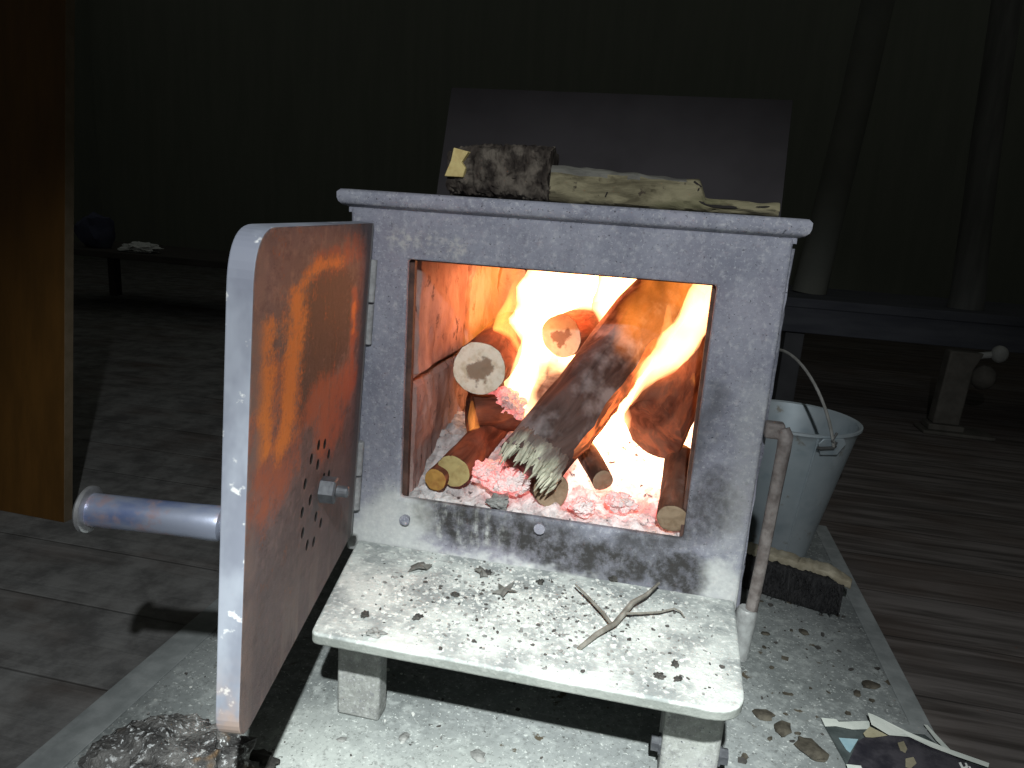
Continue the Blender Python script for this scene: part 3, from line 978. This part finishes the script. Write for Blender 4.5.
# between the big and the right log
tongue(b, [(.040, .17, .035, .034), (.070, .175, .07, .034), (.102, .18, .13, .026), (.150, .19, .20, .029), (.186, .19, .265, .030), (.202, .18, .33, .020)], seed=4)
tongue(b, [(-.085, .22, .09, .022), (-.072, .22, .14, .026), (-.066, .23, .19, .022), (-.06, .25, .25, .012)], seed=8)
M0 = b.build('flame', M['flame_hot'], origin=(0, .2, 0))
tag(M0, 'white hot flames rising behind and between the logs', 'flames', kind='stuff')
b = MB()
tongue(b, [(.185, .15, .03, .016), (.194, .17, .09, .016), (.196, .19, .15, .010), (.197, .19, .19, .002)], seed=5)
tongue(b, [(-.128, .145, .06, .010), (-.134, .14, .09, .009), (-.136, .14, .118, .002)], seed=6)
tongue(b, [(-.10, .24, .18, .020), (-.115, .25, .22, .022), (-.105, .25, .26, .016), (-.10, .25, .30, .003)], seed=7)
tongue(b, [(.13, .20, .17, .012), (.145, .19, .22, .014), (.150, .19, .255, .010), (.147, .19, .29, .002)], seed=12)
tag(b.build('flame', M['flame_mid'], origin=(0, .2, 0)), 'small yellow flames licking at the log sides', 'flames', kind='stuff')
b = MB()
tongue(b, [(.07, .17, .17, .008), (.095, .17, .215, .030), (.12, .16, .265, .052), (.142, .16, .305, .06), (.15, .16, .34, .05)], seed=9)
tongue(b, [(-.15, .30, .16, .04), (-.15, .29, .22, .05), (-.14, .28, .28, .05), (-.13, .27, .338, .04)], seed=10)
tag(b.build('flame', M['flame_low'], origin=(0, .2, 0)), 'thin orange flames over the top end of the big log', 'flames', kind='stuff')

# ------------------------------------------------------------------ wood lying on the stove top
TZ = .4255
b = MB()
def bark_log(u, v):
    x = -.156 + .134 * u
    a = 2 * PI * v
    hy, hz = .036, .033 + .003 * u
    ca, sa = math.cos(a), math.sin(a)
    k = (abs(ca) ** 4 + abs(sa) ** 4) ** -.25
    jit = 1 + .10 * noise.noise(Vector((x * 40, ca * 2, sa * 2))) + .08 * noise.noise(Vector((x * 120, ca * 6, sa * 6))) + .07 * noise.noise(Vector((x * 260, ca * 14, sa * 14)))
    z = TZ + .0345 + hz * k * .97 * sa * jit
    cut_ = 0
    if u < .25 and sa > 0: z -= .008 * (1 - u / .25)
    return Vector((x + .004 * noise.noise(Vector((ca * 3, sa * 3, u))), .055 + hy * k * ca * jit, max(z, TZ + .0005)))
b.grid(110, 90, bark_log)
nn = 111
b.f.append([j * nn for j in range(90)]); b.m.append(0)
b.f.append([j * nn + 110 for j in range(90)][::-1]); b.m.append(0)
bl = tag(b.build('firewood_log', M['topbark'], origin=(-.09, .055, TZ), angle=60), 'dark rough bark log with a split yellow end on the stove top', 'log', 'wood drying on the stove top')
b = MB()
b.prism([(-.158, TZ + .024), (-.133, TZ + .024), (-.130, TZ + .036), (-.136, TZ + .042), (-.127, TZ + .056), (-.147, TZ + .060), (-.150, TZ + .044)], .0125, .050, lambda p, d: (p[0] + .1 * (d - .0125), d, p[1]))
tag(b.build('split_end', M['cut_yellow'], bl, (-.09, .055, TZ), bevel=.001), 'pale yellow split wood')

b = MB()
def plank(u, v):
    x = -.020 + .282 * u
    a = 2 * PI * v
    ca, sa = math.cos(a), math.sin(a)
    k = (abs(ca) ** 6 + abs(sa) ** 6) ** (-1 / 6)
    H = .047 - .014 * u if u < .66 else .0375 - .020 * min(1, (u - .66) / .03) - .004 * (u - .69)
    H += .003 * noise.noise(Vector((x * 40, 1, 1)))
    jit = 1 + .14 * noise.noise(Vector((x * 22, ca * 2.5, sa * 2.5 + 9))) + .12 * noise.noise(Vector((x * 70, ca * 7, sa * 7)))
    yy = .052 + .030 * k * ca * jit - .004 * u
    zz = TZ + H / 2 + H / 2 * k * sa * (1 + .5 * (jit - 1))
    return Vector((x, yy, max(zz, TZ + .0004)))
b.grid(90, 36, plank)
nn = 91
b.f.append([j * nn for j in range(36)]); b.m.append(0)
b.f.append([j * nn + 90 for j in range(36)][::-1]); b.m.append(0)
for i, f in enumerate(b.f):
    c_ = sum((b.v[k] for k in f), Vector()) / len(f)
    if c_.x < .15 and c_.z > TZ + .036: b.m[i] = 1
pk = tag(b.build('split_log', [M['moss'], M['moss_top']], origin=(.12, .052, TZ), angle=60), 'long mossy greenish split log on the stove top, beside the dark one', 'log', 'wood drying on the stove top')
b = MB()
for pts in ([(.165, .0195, TZ + .0125), (.185, .0195, TZ + .008), (.21, .0195, TZ + .0085), (.235, .0195, TZ + .009), (.255, .0195, TZ + .013)],
            [(.158, .0195, TZ + .036), (.166, .0195, TZ + .030), (.163, .0195, TZ + .022)],
            [(.055, .0195, TZ + .020), (.052, .0195, TZ + .011)]):
    b = MB(); b.tube(pts, [.0012] + [.0022] * (len(pts) - 2) + [.0008], 6)
    tag(b.build('crack', M['hole_dark'], pk, (.12, .052, TZ)), 'black drying crack')

# ------------------------------------------------------------------ bucket and brush
BC = Vector((.4345, .62, HZ))
BH, BR, br = .298, .130, .070
b = MB()
prof = [(0, .006), (br - .004, .006), (br, 0), (br + .002, .003)] + [(br + (BR - br) * t, BH * t) for t in [.05 * i for i in range(1, 20)]]
prof += [(BR + .001, BH - .006), (BR + .0045, BH - .003), (BR + .0045, BH + .002), (BR + .001, BH + .003), (BR - .003, BH)]
prof += [(br + (BR - br) * t - .003, BH * t) for t in [.05 * i for i in range(19, 0, -1)]] + [(br - .004, .010), (0, .010)]
b.lathe(prof, 64, Matrix.Translation(BC))
bucket = tag(b.build('bucket', M['galv'], origin=BC), 'galvanised metal bucket with a raised wire handle behind the stove', 'bucket')
# ear direction: towards the right front
ea = math.radians(-66)
ed = Vector((math.cos(ea), math.sin(ea), 0)); et = Vector((-ed.y, ed.x, 0))
b = MB()
sa_ = math.radians(-78)
for k in range(1):
    p0 = BC + Vector((math.cos(sa_) * (br + .002), math.sin(sa_) * (br + .002), .004)); p1 = BC + Vector((math.cos(sa_) * (BR + .001), math.sin(sa_) * (BR + .001), BH - .008))
    b.tube([p0, p1], .0022, 8)
b.build('seam', M['galv'], bucket, BC)
for s in (1, -1):
    b = MB()
    c_ = BC + ed * s * (BR - .004) + Vector((0, 0, BH - .024))
    out = (ed * s).normalized()
    outl = [(-.030, .010), (-.022, .021), (.022, .021), (.030, .010), (.018, -.014), (-.018, -.014)]
    b.prism(outl, .0, .004, lambda p, d: c_ + et * p[0] + Vector((0, 0, p[1])) + out * (d + .004 + p[1] * .2))
    b.build('ear', M['galv'], bucket, BC, bevel=.001)
b = MB()
pts = []
hub = BC + Vector((0, 0, BH - .018))
lean = Vector((et.x, et.y, 0)) * -.30
for i in range(33):
    t = PI * i / 32
    pts.append(hub + ed * (math.cos(t) * (BR + .010)) + (Vector((0, 0, 1)) + lean) * (math.sin(t) * .158))
b.tube(pts, .0030, 8)
b.build('bail_handle', M['wire'], bucket, BC)
b = MB()
p = hub + ed * (BR + .010)
b.tube([p + et * .004 + Vector((0, 0, .010)), p + Vector((0, 0, -.002)), p - et * .030 + Vector((0, 0, -.003)), p - et * .034 + Vector((0, 0, -.001))], .0032, 8)
b.tube([p + et * .002 + Vector((0, 0, .028)), p - et * .006 + Vector((0, 0, .012)), p + et * .004 + Vector((0, 0, .0))], .0026, 8)
b.build('bail_hook', M['dark_wire'], bucket, BC)

# hand brush lying on its side
P0, P1 = at(735, 588, HZ), at(808, 611, HZ)
bd = (P1 - P0); bd.z = 0; bl_ = bd.length + .05; bd.normalize(); bn = Vector((-bd.y, bd.x, 0))
BO = Vector((P0.x, P0.y, HZ)) - bd * .06
bl_ += .06
brush = tag(empty('hand_brush', BO + bd * bl_ * .5), 'worn hand brush with black bristles lying between stove and bucket', 'brush')
bo_ = BO + bd * bl_ * .5
def lens(n, L, e):
    out = []
    for i in range(n):
        t = i / (n - 1)
        out.append((L * t, 1 - e * (abs(2 * t - 1) ** 5)))
    return out
b = MB()
def bris(u, v):
    a = 2 * PI * v
    ca, sa = math.cos(a), math.sin(a)
    k = (abs(ca) ** 5 + abs(sa) ** 5) ** -.2
    taper = 1 - .55 * max(0, abs(2 * u - 1) - .80) / .20
    rag = 1 + .10 * noise.noise(Vector((u * 60, ca * 3, sa * 3)))
    return BO + bd * (bl_ * u) + bn * ((.018 * k * ca * taper * rag) + .020) + Vector((0, 0, .0355 + .035 * k * sa * (.9 + .1 * taper)))
b.grid(60, 28, bris)
b.f.append([j * 61 for j in range(28)]); b.m.append(0); b.f.append([j * 61 + 60 for j in range(28)]); b.m.append(0)
rnd = random.Random(9)
for i in range(420):
    t = rnd.uniform(.02, .99); zz = rnd.uniform(.008, .064)
    base = BO + bd * (bl_ * t) + bn * .006 + Vector((0, 0, zz))
    tip = base - bn * rnd.uniform(.006, .014) + bd * rnd.uniform(-.006, .006) + Vector((0, 0, rnd.uniform(-.006, .0)))
    b.tube([base, tip], [.0012, .0006], 4)
b.build('bristles', M['bristle'], brush, bo_)
b = MB()
def bwood(u, v):
    a = 2 * PI * v
    ca, sa = math.cos(a), math.sin(a)
    k = (abs(ca) ** 4 + abs(sa) ** 4) ** -.25
    taper = 1 - .5 * max(0, abs(2 * u - 1) - .85) / .15
    rag = .004 * noise.noise(Vector((u * 45, ca, sa)))
    return BO + bd * ((bl_ + .012) * u - .002) + bn * (.017 * k * ca * taper + .026) + Vector((0, 0, .0775 + .008 * k * sa + rag - .014 * max(0, u - .85) / .15))
b.grid(60, 20, bwood)
b.f.append([j * 61 for j in range(20)]); b.m.append(0); b.f.append([j * 61 + 60 for j in range(20)]); b.m.append(0)
b.build('wooden_back', M['brush_wood'], brush, bo_)

# ------------------------------------------------------------------ twig, leaves, debris on the shelf
SZ = -.075
TW = Vector((.13, -.10, SZ))
b = MB()
b.tube([(.0875, -.178, SZ + .003), (.105, -.148, SZ + .006), (.1245, -.123, SZ + .009), (.143, -.075, SZ + .014), (.159, -.056, SZ + .017), (.175, -.025, SZ + .020)],
       [.0030, .0036, .0035, .0031, .0027, .0018], 10, wob=.3)
tw = tag(b.build('twig', M['twig'], origin=TW), 'dry forked grey twig lying on the ash covered shelf', 'twig')
for pts, rr in (([(.1215, -.128, SZ + .009), (.108, -.105, SZ + .010), (.094, -.088, SZ + .012), (.080, -.070, SZ + .013), (.067, -.0555, SZ + .015)], [.0019, .0021, .0019, .0017, .0011]),
                ([(.134, -.10, SZ + .011), (.155, -.089, SZ + .009), (.178, -.077, SZ + .008), (.196, -.064, SZ + .009), (.204, -.064, SZ + .006), (.209, -.071, SZ + .003)], [.0016, .0016, .0014, .0012, .0009, .0007])):
    b = MB(); b.tube(pts, rr, 7, wob=.3); b.build('side_shoot', M['twig'], tw, TW)


def leaf(c, r, ang, lab, seed):
    b = MB()
    rnd = random.Random(seed)
    pts = []
    n = 10
    for i in range(n):
        a = 2 * PI * i / n
        rr = r * (1 if i % 2 == 0 else .5) * rnd.uniform(.75, 1.2)
        pts.append(Vector((rr * math.cos(a), .7 * rr * math.sin(a), .002 + .006 * rnd.random())))
    rot = Matrix.Rotation(ang, 3, 'Z')
    top = [rot @ p + Vector((0, 0, .0008)) for p in pts] + [Vector((0, 0, .009))]
    bot = [rot @ p - Vector((0, 0, .0004)) for p in pts] + [Vector((0, 0, .0078))]
    fs = [(i, (i + 1) % n, n) for i in range(n)] + [((i + 1) % n + n + 1, i + n + 1, 2 * n + 1) for i in range(n)]
    fs += [(i, i + n + 1, (i + 1) % n + n + 1, (i + 1) % n) for i in range(n)]
    b.add(top + bot, fs)
    tag(b.build('scorched_leaf', M['leaf'], matrix=Matrix.Translation(c), smooth=False), lab, 'leaf', 'scorched leaves on the shelf')


leaf((-.146, -.058, SZ), .020, .4, 'crumpled dark leaf on the shelf corner next to the open door', 1)
leaf((-.022, -.082, SZ), .020, 1.2, 'star shaped dark leaf in the middle of the ashy shelf', 2)
leaf((-.062, -.045, SZ), .014, 2.1, 'small brown curled leaf just below the sill of the fire', 5)
for i, (u, v, r_, lab) in enumerate([(375, 635, .0085, 'grey ash lump near the front edge of the shelf'),
                                     (418, 618, .0050, 'small dark coal left of the middle of the shelf'),
                                     (365, 616, .0055, 'flat dark coal near the door end of the shelf'),
                                     (455, 596, .0050, 'black charcoal bit behind the middle of the shelf'),
                                     (487, 574, .0058, 'dark coal crumb close below the sill'),
                                     (540, 583, .0055, 'dark crumb behind the thin arm of the twig'),
                                     (612, 580, .0075, 'dark char piece against the front panel above the twig'),
                                     (659, 677, .0048, 'black speck of charcoal near the rounded shelf corner'),
                                     (678, 680, .0046, 'brown crumb nearest the rounded shelf corner'),
                                     (675, 665, .0050, 'brown bark crumb behind two others at the shelf corner')]):
    p = at(u, v, SZ)
    b = MB(); b.blob((0, 0, r_ * .35), r_ * .85, 3, .9, 1.7, i + 20, (1.3, .9, .6), rot=Matrix.Rotation(i * .9, 3, 'Z'))
    r_ *= .85
    tag(b.build('charcoal_bit', M['ashlump'] if i == 0 else M['coal'], matrix=Matrix.Translation(p)), lab, 'charcoal', 'charcoal bits on the shelf')


def scatter(name, n, fn, mats, label, cat, seed, size, flat=.35, weights=None):
    b = MB(); rnd = random.Random(seed)
    for i in range(n):
        p = fn(rnd)
        if p is None: continue
        s = size[0] + (size[1] - size[0]) * rnd.random() ** 2.5
        a = rnd.uniform(0, PI); k = rnd.randint(4, 6)
        st = rnd.uniform(.4, 1)
        pts = []
        for j in range(k):
            t = 2 * PI * j / k + rnd.uniform(-.35, .35)
            x, y = s * math.cos(t), s * st * math.sin(t)
            pts.append((p.x + x * math.cos(a) - y * math.sin(a), p.y + x * math.sin(a) + y * math.cos(a)))
        h = s * flat * rnd.uniform(.5, 1.2)
        tl = rnd.uniform(-.25, .25)
        mi = rnd.choices(range(len(mats)), weights)[0] if weights else rnd.randrange(len(mats))
        b.prism(pts, p.z - .0003, p.z + h, lambda q_, d: (q_[0], q_[1], d if d < p.z else d + tl * (q_[0] - p.x)), mi)
    return tag(b.build(name, mats, origin=fn(random.Random(1)) or (0, 0, 0), smooth=False), label, cat, kind='stuff')


def on_shelf(r):
    x, y = r.gauss(.02, .12), r.gauss(-.105, .06)
    if not (-.205 < x < .255 and -.228 < y < -.006): x, y = r.uniform(-.2, .25), r.uniform(-.22, -.01)
    if x < -.2625 + .19 * -y + .01: return None
    return Vector((x, y, SZ))
scatter('ash_debris', 3200, on_shelf, [M['flake'], M['soot_bit'], M['ashlump']], 'ash flakes and char crumbs strewn over the stove shelf', 'ash', 5, (.0005, .0036), .4, (6, .8, 2.0))


def on_hearth(r):
    x = r.uniform(.30, .575); y = r.uniform(-.30, .40)
    return Vector((x, y, HZ))
scatter('bark_crumbs', 230, on_hearth, [M['chip'], M['soot_bit']], 'dark crumbs of bark on the hearth below the bucket', 'crumbs', 6, (.0012, .0075), .3)
def on_hearth_l(r):
    x, y = r.uniform(-.54, .26), r.uniform(-.40, .02)
    return Vector((x, y, HZ))
scatter('hearth_dust', 260, on_hearth_l, [M['flake'], M['soot_bit'], M['ashlump']], 'ash specks on the hearth in front of the stove legs', 'ash', 8, (.0008, .0040), .4)

for i, (u, v, r_, lab) in enumerate([(763, 716, .012, 'brown bark flake on the hearth close to the shelf corner'),
                                     (783, 730, .013, 'long brown bark flake on the hearth, next to the magazine side'),
                                     (812, 752, .017, 'broad brown bark flake left of the torn magazine'),
                                     (870, 686, .011, 'brown bark flake lying alone above the torn magazine'),
                                     (857, 694, .006, 'small dark chip just behind the lone brown bark flake'),
                                     (804, 633, .008, 'black chip on the hearth in front of the brush'),
                                     (765, 634, .006, 'black chip beside the sleeve of the side handle'),
                                     (404, 738, .007, 'grey pebble on the hearth right of the left stove leg'),
                                     (478, 757, .009, 'grey pebble on the bright hearth under the shelf'),
                                     (342, 740, .005, 'small pebble in front of the left stove leg')]):
    p = at(u, v, HZ)
    b = MB(); b.blob((0, 0, r_ * .22), r_, 2, .5, 1.5, i + 40, (1.3, .9, .3), rot=Matrix.Rotation(i * 1.1, 3, 'Z'))
    tag(b.build('bark_flake' if i < 4 else ('wood_chip' if i < 7 else 'pebble'), M['chip'] if i < 7 else M['ashlump'], matrix=Matrix.Translation(p)), lab, 'bark' if i < 7 else 'pebble', 'bits on the hearth')

# clinker lumps at the lower left
b = MB(); b.blob((0, 0, 0), .078, 5, .42, 1.5, 12, (1.25, 1.0, .62))
tag(b.build('clinker', M['clinker'], matrix=Matrix.Translation((-.345, -.335, HZ + .030))), 'big rough black clinker lump on the hearth below the door', 'clinker')
p = at(256, 768, HZ)
b = MB(); b.blob((0, 0, .008), .018, 3, .5, 1.5, 15, (1.4, 1, .6))
tag(b.build('charcoal_bit', M['coal'], matrix=Matrix.Translation((p.x, p.y, HZ))), 'black charcoal piece next to the big clinker lump', 'charcoal')

# ------------------------------------------------------------------ torn magazine
def mp(cx, cy, z): return at(815 + cx * .17578, 705 + cy * .17578, z)
mag_o = mp(400, 260, HZ)
mag = tag(empty('magazine', mag_o), 'torn dark covered magazine at the edge of the hearth', 'magazine')
def sheet(name, pts, z, mat, curl=None, th=.0007, label=None, parent=None):
    P = [mp(x, y, HZ + z) for x, y in pts]
    n = len(P)
    b = MB()
    dzs = curl or [0] * n
    b.add([p_ + Vector((0, 0, d)) for p_, d in zip(P, dzs)] + [p_ + Vector((0, 0, d - th)) for p_, d in zip(P, dzs)],
          [list(range(n)), list(range(n, 2 * n))[::-1]] + [(i, n + i, n + (i + 1) % n, (i + 1) % n) for i in range(n)])
    o = b.build(name, mat, parent or mag, mag_o, smooth=False)
    if label: o['label'] = label
    return o


sheet('page_block', [(40, 85), (300, 95), (620, 165), (760, 270), (980, 352), (980, 520), (260, 520), (178, 330)], .0035, M['page_teal'], th=.0033)
sheet('inner_page', [(35, 72), (120, 80), (135, 95), (310, 90), (312, 135), (215, 137), (120, 118), (58, 120)], .0052, M['page'], label='white torn page edge')
sheet('blue_print', [(135, 186), (246, 194), (200, 270), (176, 250)], .0050, M['page_blue'], label='pale blue printed patch')
sheet('cover', [(290, 178), (420, 172), (535, 180), (660, 238), (800, 298), (960, 358), (960, 520), (262, 520), (182, 340), (245, 205)], .0075, M['page_dark'], label='black cover')
sheet('beige_page', [(275, 160), (312, 122), (412, 172), (330, 183), (288, 180)], .0092, M['page_beige'])
sheet('curled_page', [(296, 64), (330, 72), (520, 160), (740, 250), (990, 338), (985, 356), (800, 292), (660, 240), (535, 182), (420, 176), (318, 122)], .0098, M['page'],
      [.006, .005, .003, .002, .002, .001, .001, .001, .001, .002, .004], label='white curled page margin')
sheet('loose_page', [(620, 110), (640, 114), (778, 262), (745, 254), (690, 200)], .0085, M['page'])
sheet('grey_page', [(440, 106), (560, 112), (640, 138), (628, 166), (520, 158)], .0062, M['strip'])
sheet('lower_page', [(178, 336), (262, 345), (330, 520), (240, 520)], .0085, M['page'])
for k, pts in enumerate(([(470, 215), (505, 205), (525, 250), (515, 270), (485, 255)], [(515, 305), (560, 295), (578, 330), (545, 360), (515, 350)])):
    sheet('cover_print', pts, .0083, M['print_tan'])
# the lettering that runs off the picture: tops of two letters
for pts in ([(818, 328), (830, 325), (842, 350), (850, 352), (858, 345), (852, 328), (862, 330), (872, 352), (864, 366), (838, 366)],
            [(872, 346), (884, 350), (892, 366), (880, 366)]):
    sheet('lettering', pts, .0084, M['ink_white'])

# ------------------------------------------------------------------ things in the dark
# leaning brown board at the left
A = Vector((-1.014, .2435, -.275)); lean_d = Vector((0, .1045, 1.0163)).normalized()
b = MB()
wv = Vector((-1, .03, 0)); nv = wv.cross(lean_d).normalized()
if nv.y > 0: nv = -nv
vs = []
for t_ in (0, .022):
    for p in (A, A + wv * .9, A + wv * .9 + lean_d * 1.7, A + lean_d * 1.7):
        vs.append(p - nv * t_)
b.add(vs, [(0, 1, 2, 3), (7, 6, 5, 4), (0, 4, 5, 1), (1, 5, 6, 2), (2, 6, 7, 3), (3, 7, 4, 0)], 0)
b.m[5] = 1
tag(b.build('leaning_board', [M['brown_board'], M['board_edge']], origin=A, smooth=False, bevel=.001), 'large brown wooden board leaning in the dark beyond the door handle', 'board')

# bench
b0 = Vector((.62, 1.95, -.275))
bench = tag(empty('work_bench', b0), 'dark low bench standing behind the bucket', 'bench')
b = MB(); b.box(.56, 3.2, 1.95, 2.6, .13, .165); b.build('bench_top', M['bench'], bench, b0, smooth=False, bevel=.004)
b = MB(); b.box(.56, 3.2, 1.955, 1.985, .035, .13); b.build('apron', M['bench'], bench, b0, smooth=False, bevel=.003)
for x_, y_ in ((.63, 1.99), (.63, 2.5), (3.1, 1.99), (3.1, 2.5)):
    b = MB(); b.box(x_, x_ + .07, y_, y_ + .07, -.275, .13); b.build('leg', M['bench_leg'], bench, b0, smooth=False, bevel=.003)
# iron jack in front of the bench
j0 = Vector((1.21, 1.90, -.275))
jack = tag(empty('floor_jack', j0), 'iron stand with a round pale knob on the floor before the bench', 'stand')
b = MB(); b.box(1.13, 1.37, 1.84, 1.96, -.275, -.262); b.box(1.15, 1.27, 1.86, 1.94, -.262, -.24); b.build('foot_plate', M['vise'], jack, j0, bevel=.004)
b = MB(); b.prism([(1.165, -.24), (1.255, -.24), (1.262, -.03), (1.285, .032), (1.175, .032)], 1.87, 1.93, lambda p, d: (p[0], d, p[1])); b.build('column', M['vise'], jack, j0, bevel=.006)
b = MB(); b.blob((1.305, 1.89, -.055), .042, 3, .15, 1.2, 3, (1, .8, 1.05)); b.build('boss', M['vise'], jack, j0)
b = MB(); b.tube([(1.27, 1.89, .02), (1.315, 1.885, .03)], .012, 10); b.blob((1.335, 1.88, .035), .027, 3, .05, 1, 4, (1, 1, 1.15)); b.build('knob', M['knob'], jack, j0)
# sack-like post on the bench
b = MB()
pts = [(1.285, 2.12, .165), (1.285, 2.12, .22), (1.272, 2.12, .32), (1.262, 2.13, .5), (1.25, 2.15, .75), (1.24, 2.17, 1.0), (1.23, 2.19, 1.3)]
b.tube(pts, [.062, .060, .055, .052, .05, .05, .05], 14, wob=.08)
tag(b.build('wooden_post', M['post'], origin=(1.285, 2.12, .165)), 'dim weathered post standing on the bench', 'post')
b = MB(); b.tube([(.74, 2.25, .165), (.76, 2.25, .4), (.80, 2.27, .9), (.84, 2.29, 1.6)], [.07, .065, .06, .06], 14, wob=.1)
tag(b.build('wooden_post', M['dim_post'], origin=(.76, 2.25, .165)), 'very dim post on the bench near the stove', 'post')
# far table
t0 = Vector((-2.5, 2.7, -.275))
tb = tag(empty('side_table', t0), 'low dark table far off in the dark beyond the door', 'table')
b = MB(); b.box(-3.3, -1.6, 2.45, 3.1, .02, .055); b.build('table_top', M['table'], tb, t0, smooth=False, bevel=.004)
for x_ in (-3.25, -1.7):
    for y_ in (2.5, 3.0):
        b = MB(); b.box(x_, x_ + .05, y_, y_ + .05, -.275, .02); b.build('leg', M['table'], tb, t0, smooth=False)
b = MB(); b.blob((0, 0, .02), .10, 4, .55, 2.0, 5, (1.0, .6, .28))
tag(b.build('crumpled_paper', M['paper'], matrix=Matrix.Translation((-2.66, 2.56, .058))), 'crumpled white paper on the far dark table', 'paper')
b = MB(); b.blob((0, 0, .09), .11, 3, .3, 1.4, 6, (.9, .7, .95))
tag(b.build('cloth_bundle', M['blue_box'], matrix=Matrix.Translation((-2.98, 2.62, .05))), 'dull blue bundle beside the crumpled paper', 'bundle')

# ------------------------------------------------------------------ light
LP = Vector((.165, -1.12, .85))
def spot(name, target, power, size, blend, col, rad=.012):
    l = bpy.data.lights.new(name, 'SPOT')
    l.energy = power; l.spot_size = math.radians(size); l.spot_blend = blend; l.color = col; l.shadow_soft_size = rad
    o = bpy.data.objects.new(name, l); COL.objects.link(o)
    o.location = LP
    o.rotation_euler = (Vector(target) - LP).to_track_quat('-Z', 'Y').to_euler()
    return o
spot('headlamp_beam', (.075, -.32, -.265), 185, 47, 1.0, (.93, 1, .97))
spot('headlamp_spill', (.06, -.14, -.2), 43, 91, .45, (.93, .98, 1))
def fire(name, loc, power, rad, col):
    l = bpy.data.lights.new(name, 'POINT')
    l.energy = power; l.color = col; l.shadow_soft_size = rad
    o = bpy.data.objects.new(name, l); COL.objects.link(o); o.location = loc
fire('fire_glow', (.0, .27, .28), 2.2, .05, (1, .22, .07))
fire('ember_glow', (.10, .20, .11), 1.0, .03, (1, .30, .12))
wd = bpy.data.worlds.new('dark_room'); SC.world = wd
wd.use_nodes = True
wd.node_tree.nodes['Background'].inputs[0].default_value = (.95, 1, .9, 1)
wd.node_tree.nodes['Background'].inputs[1].default_value = .048
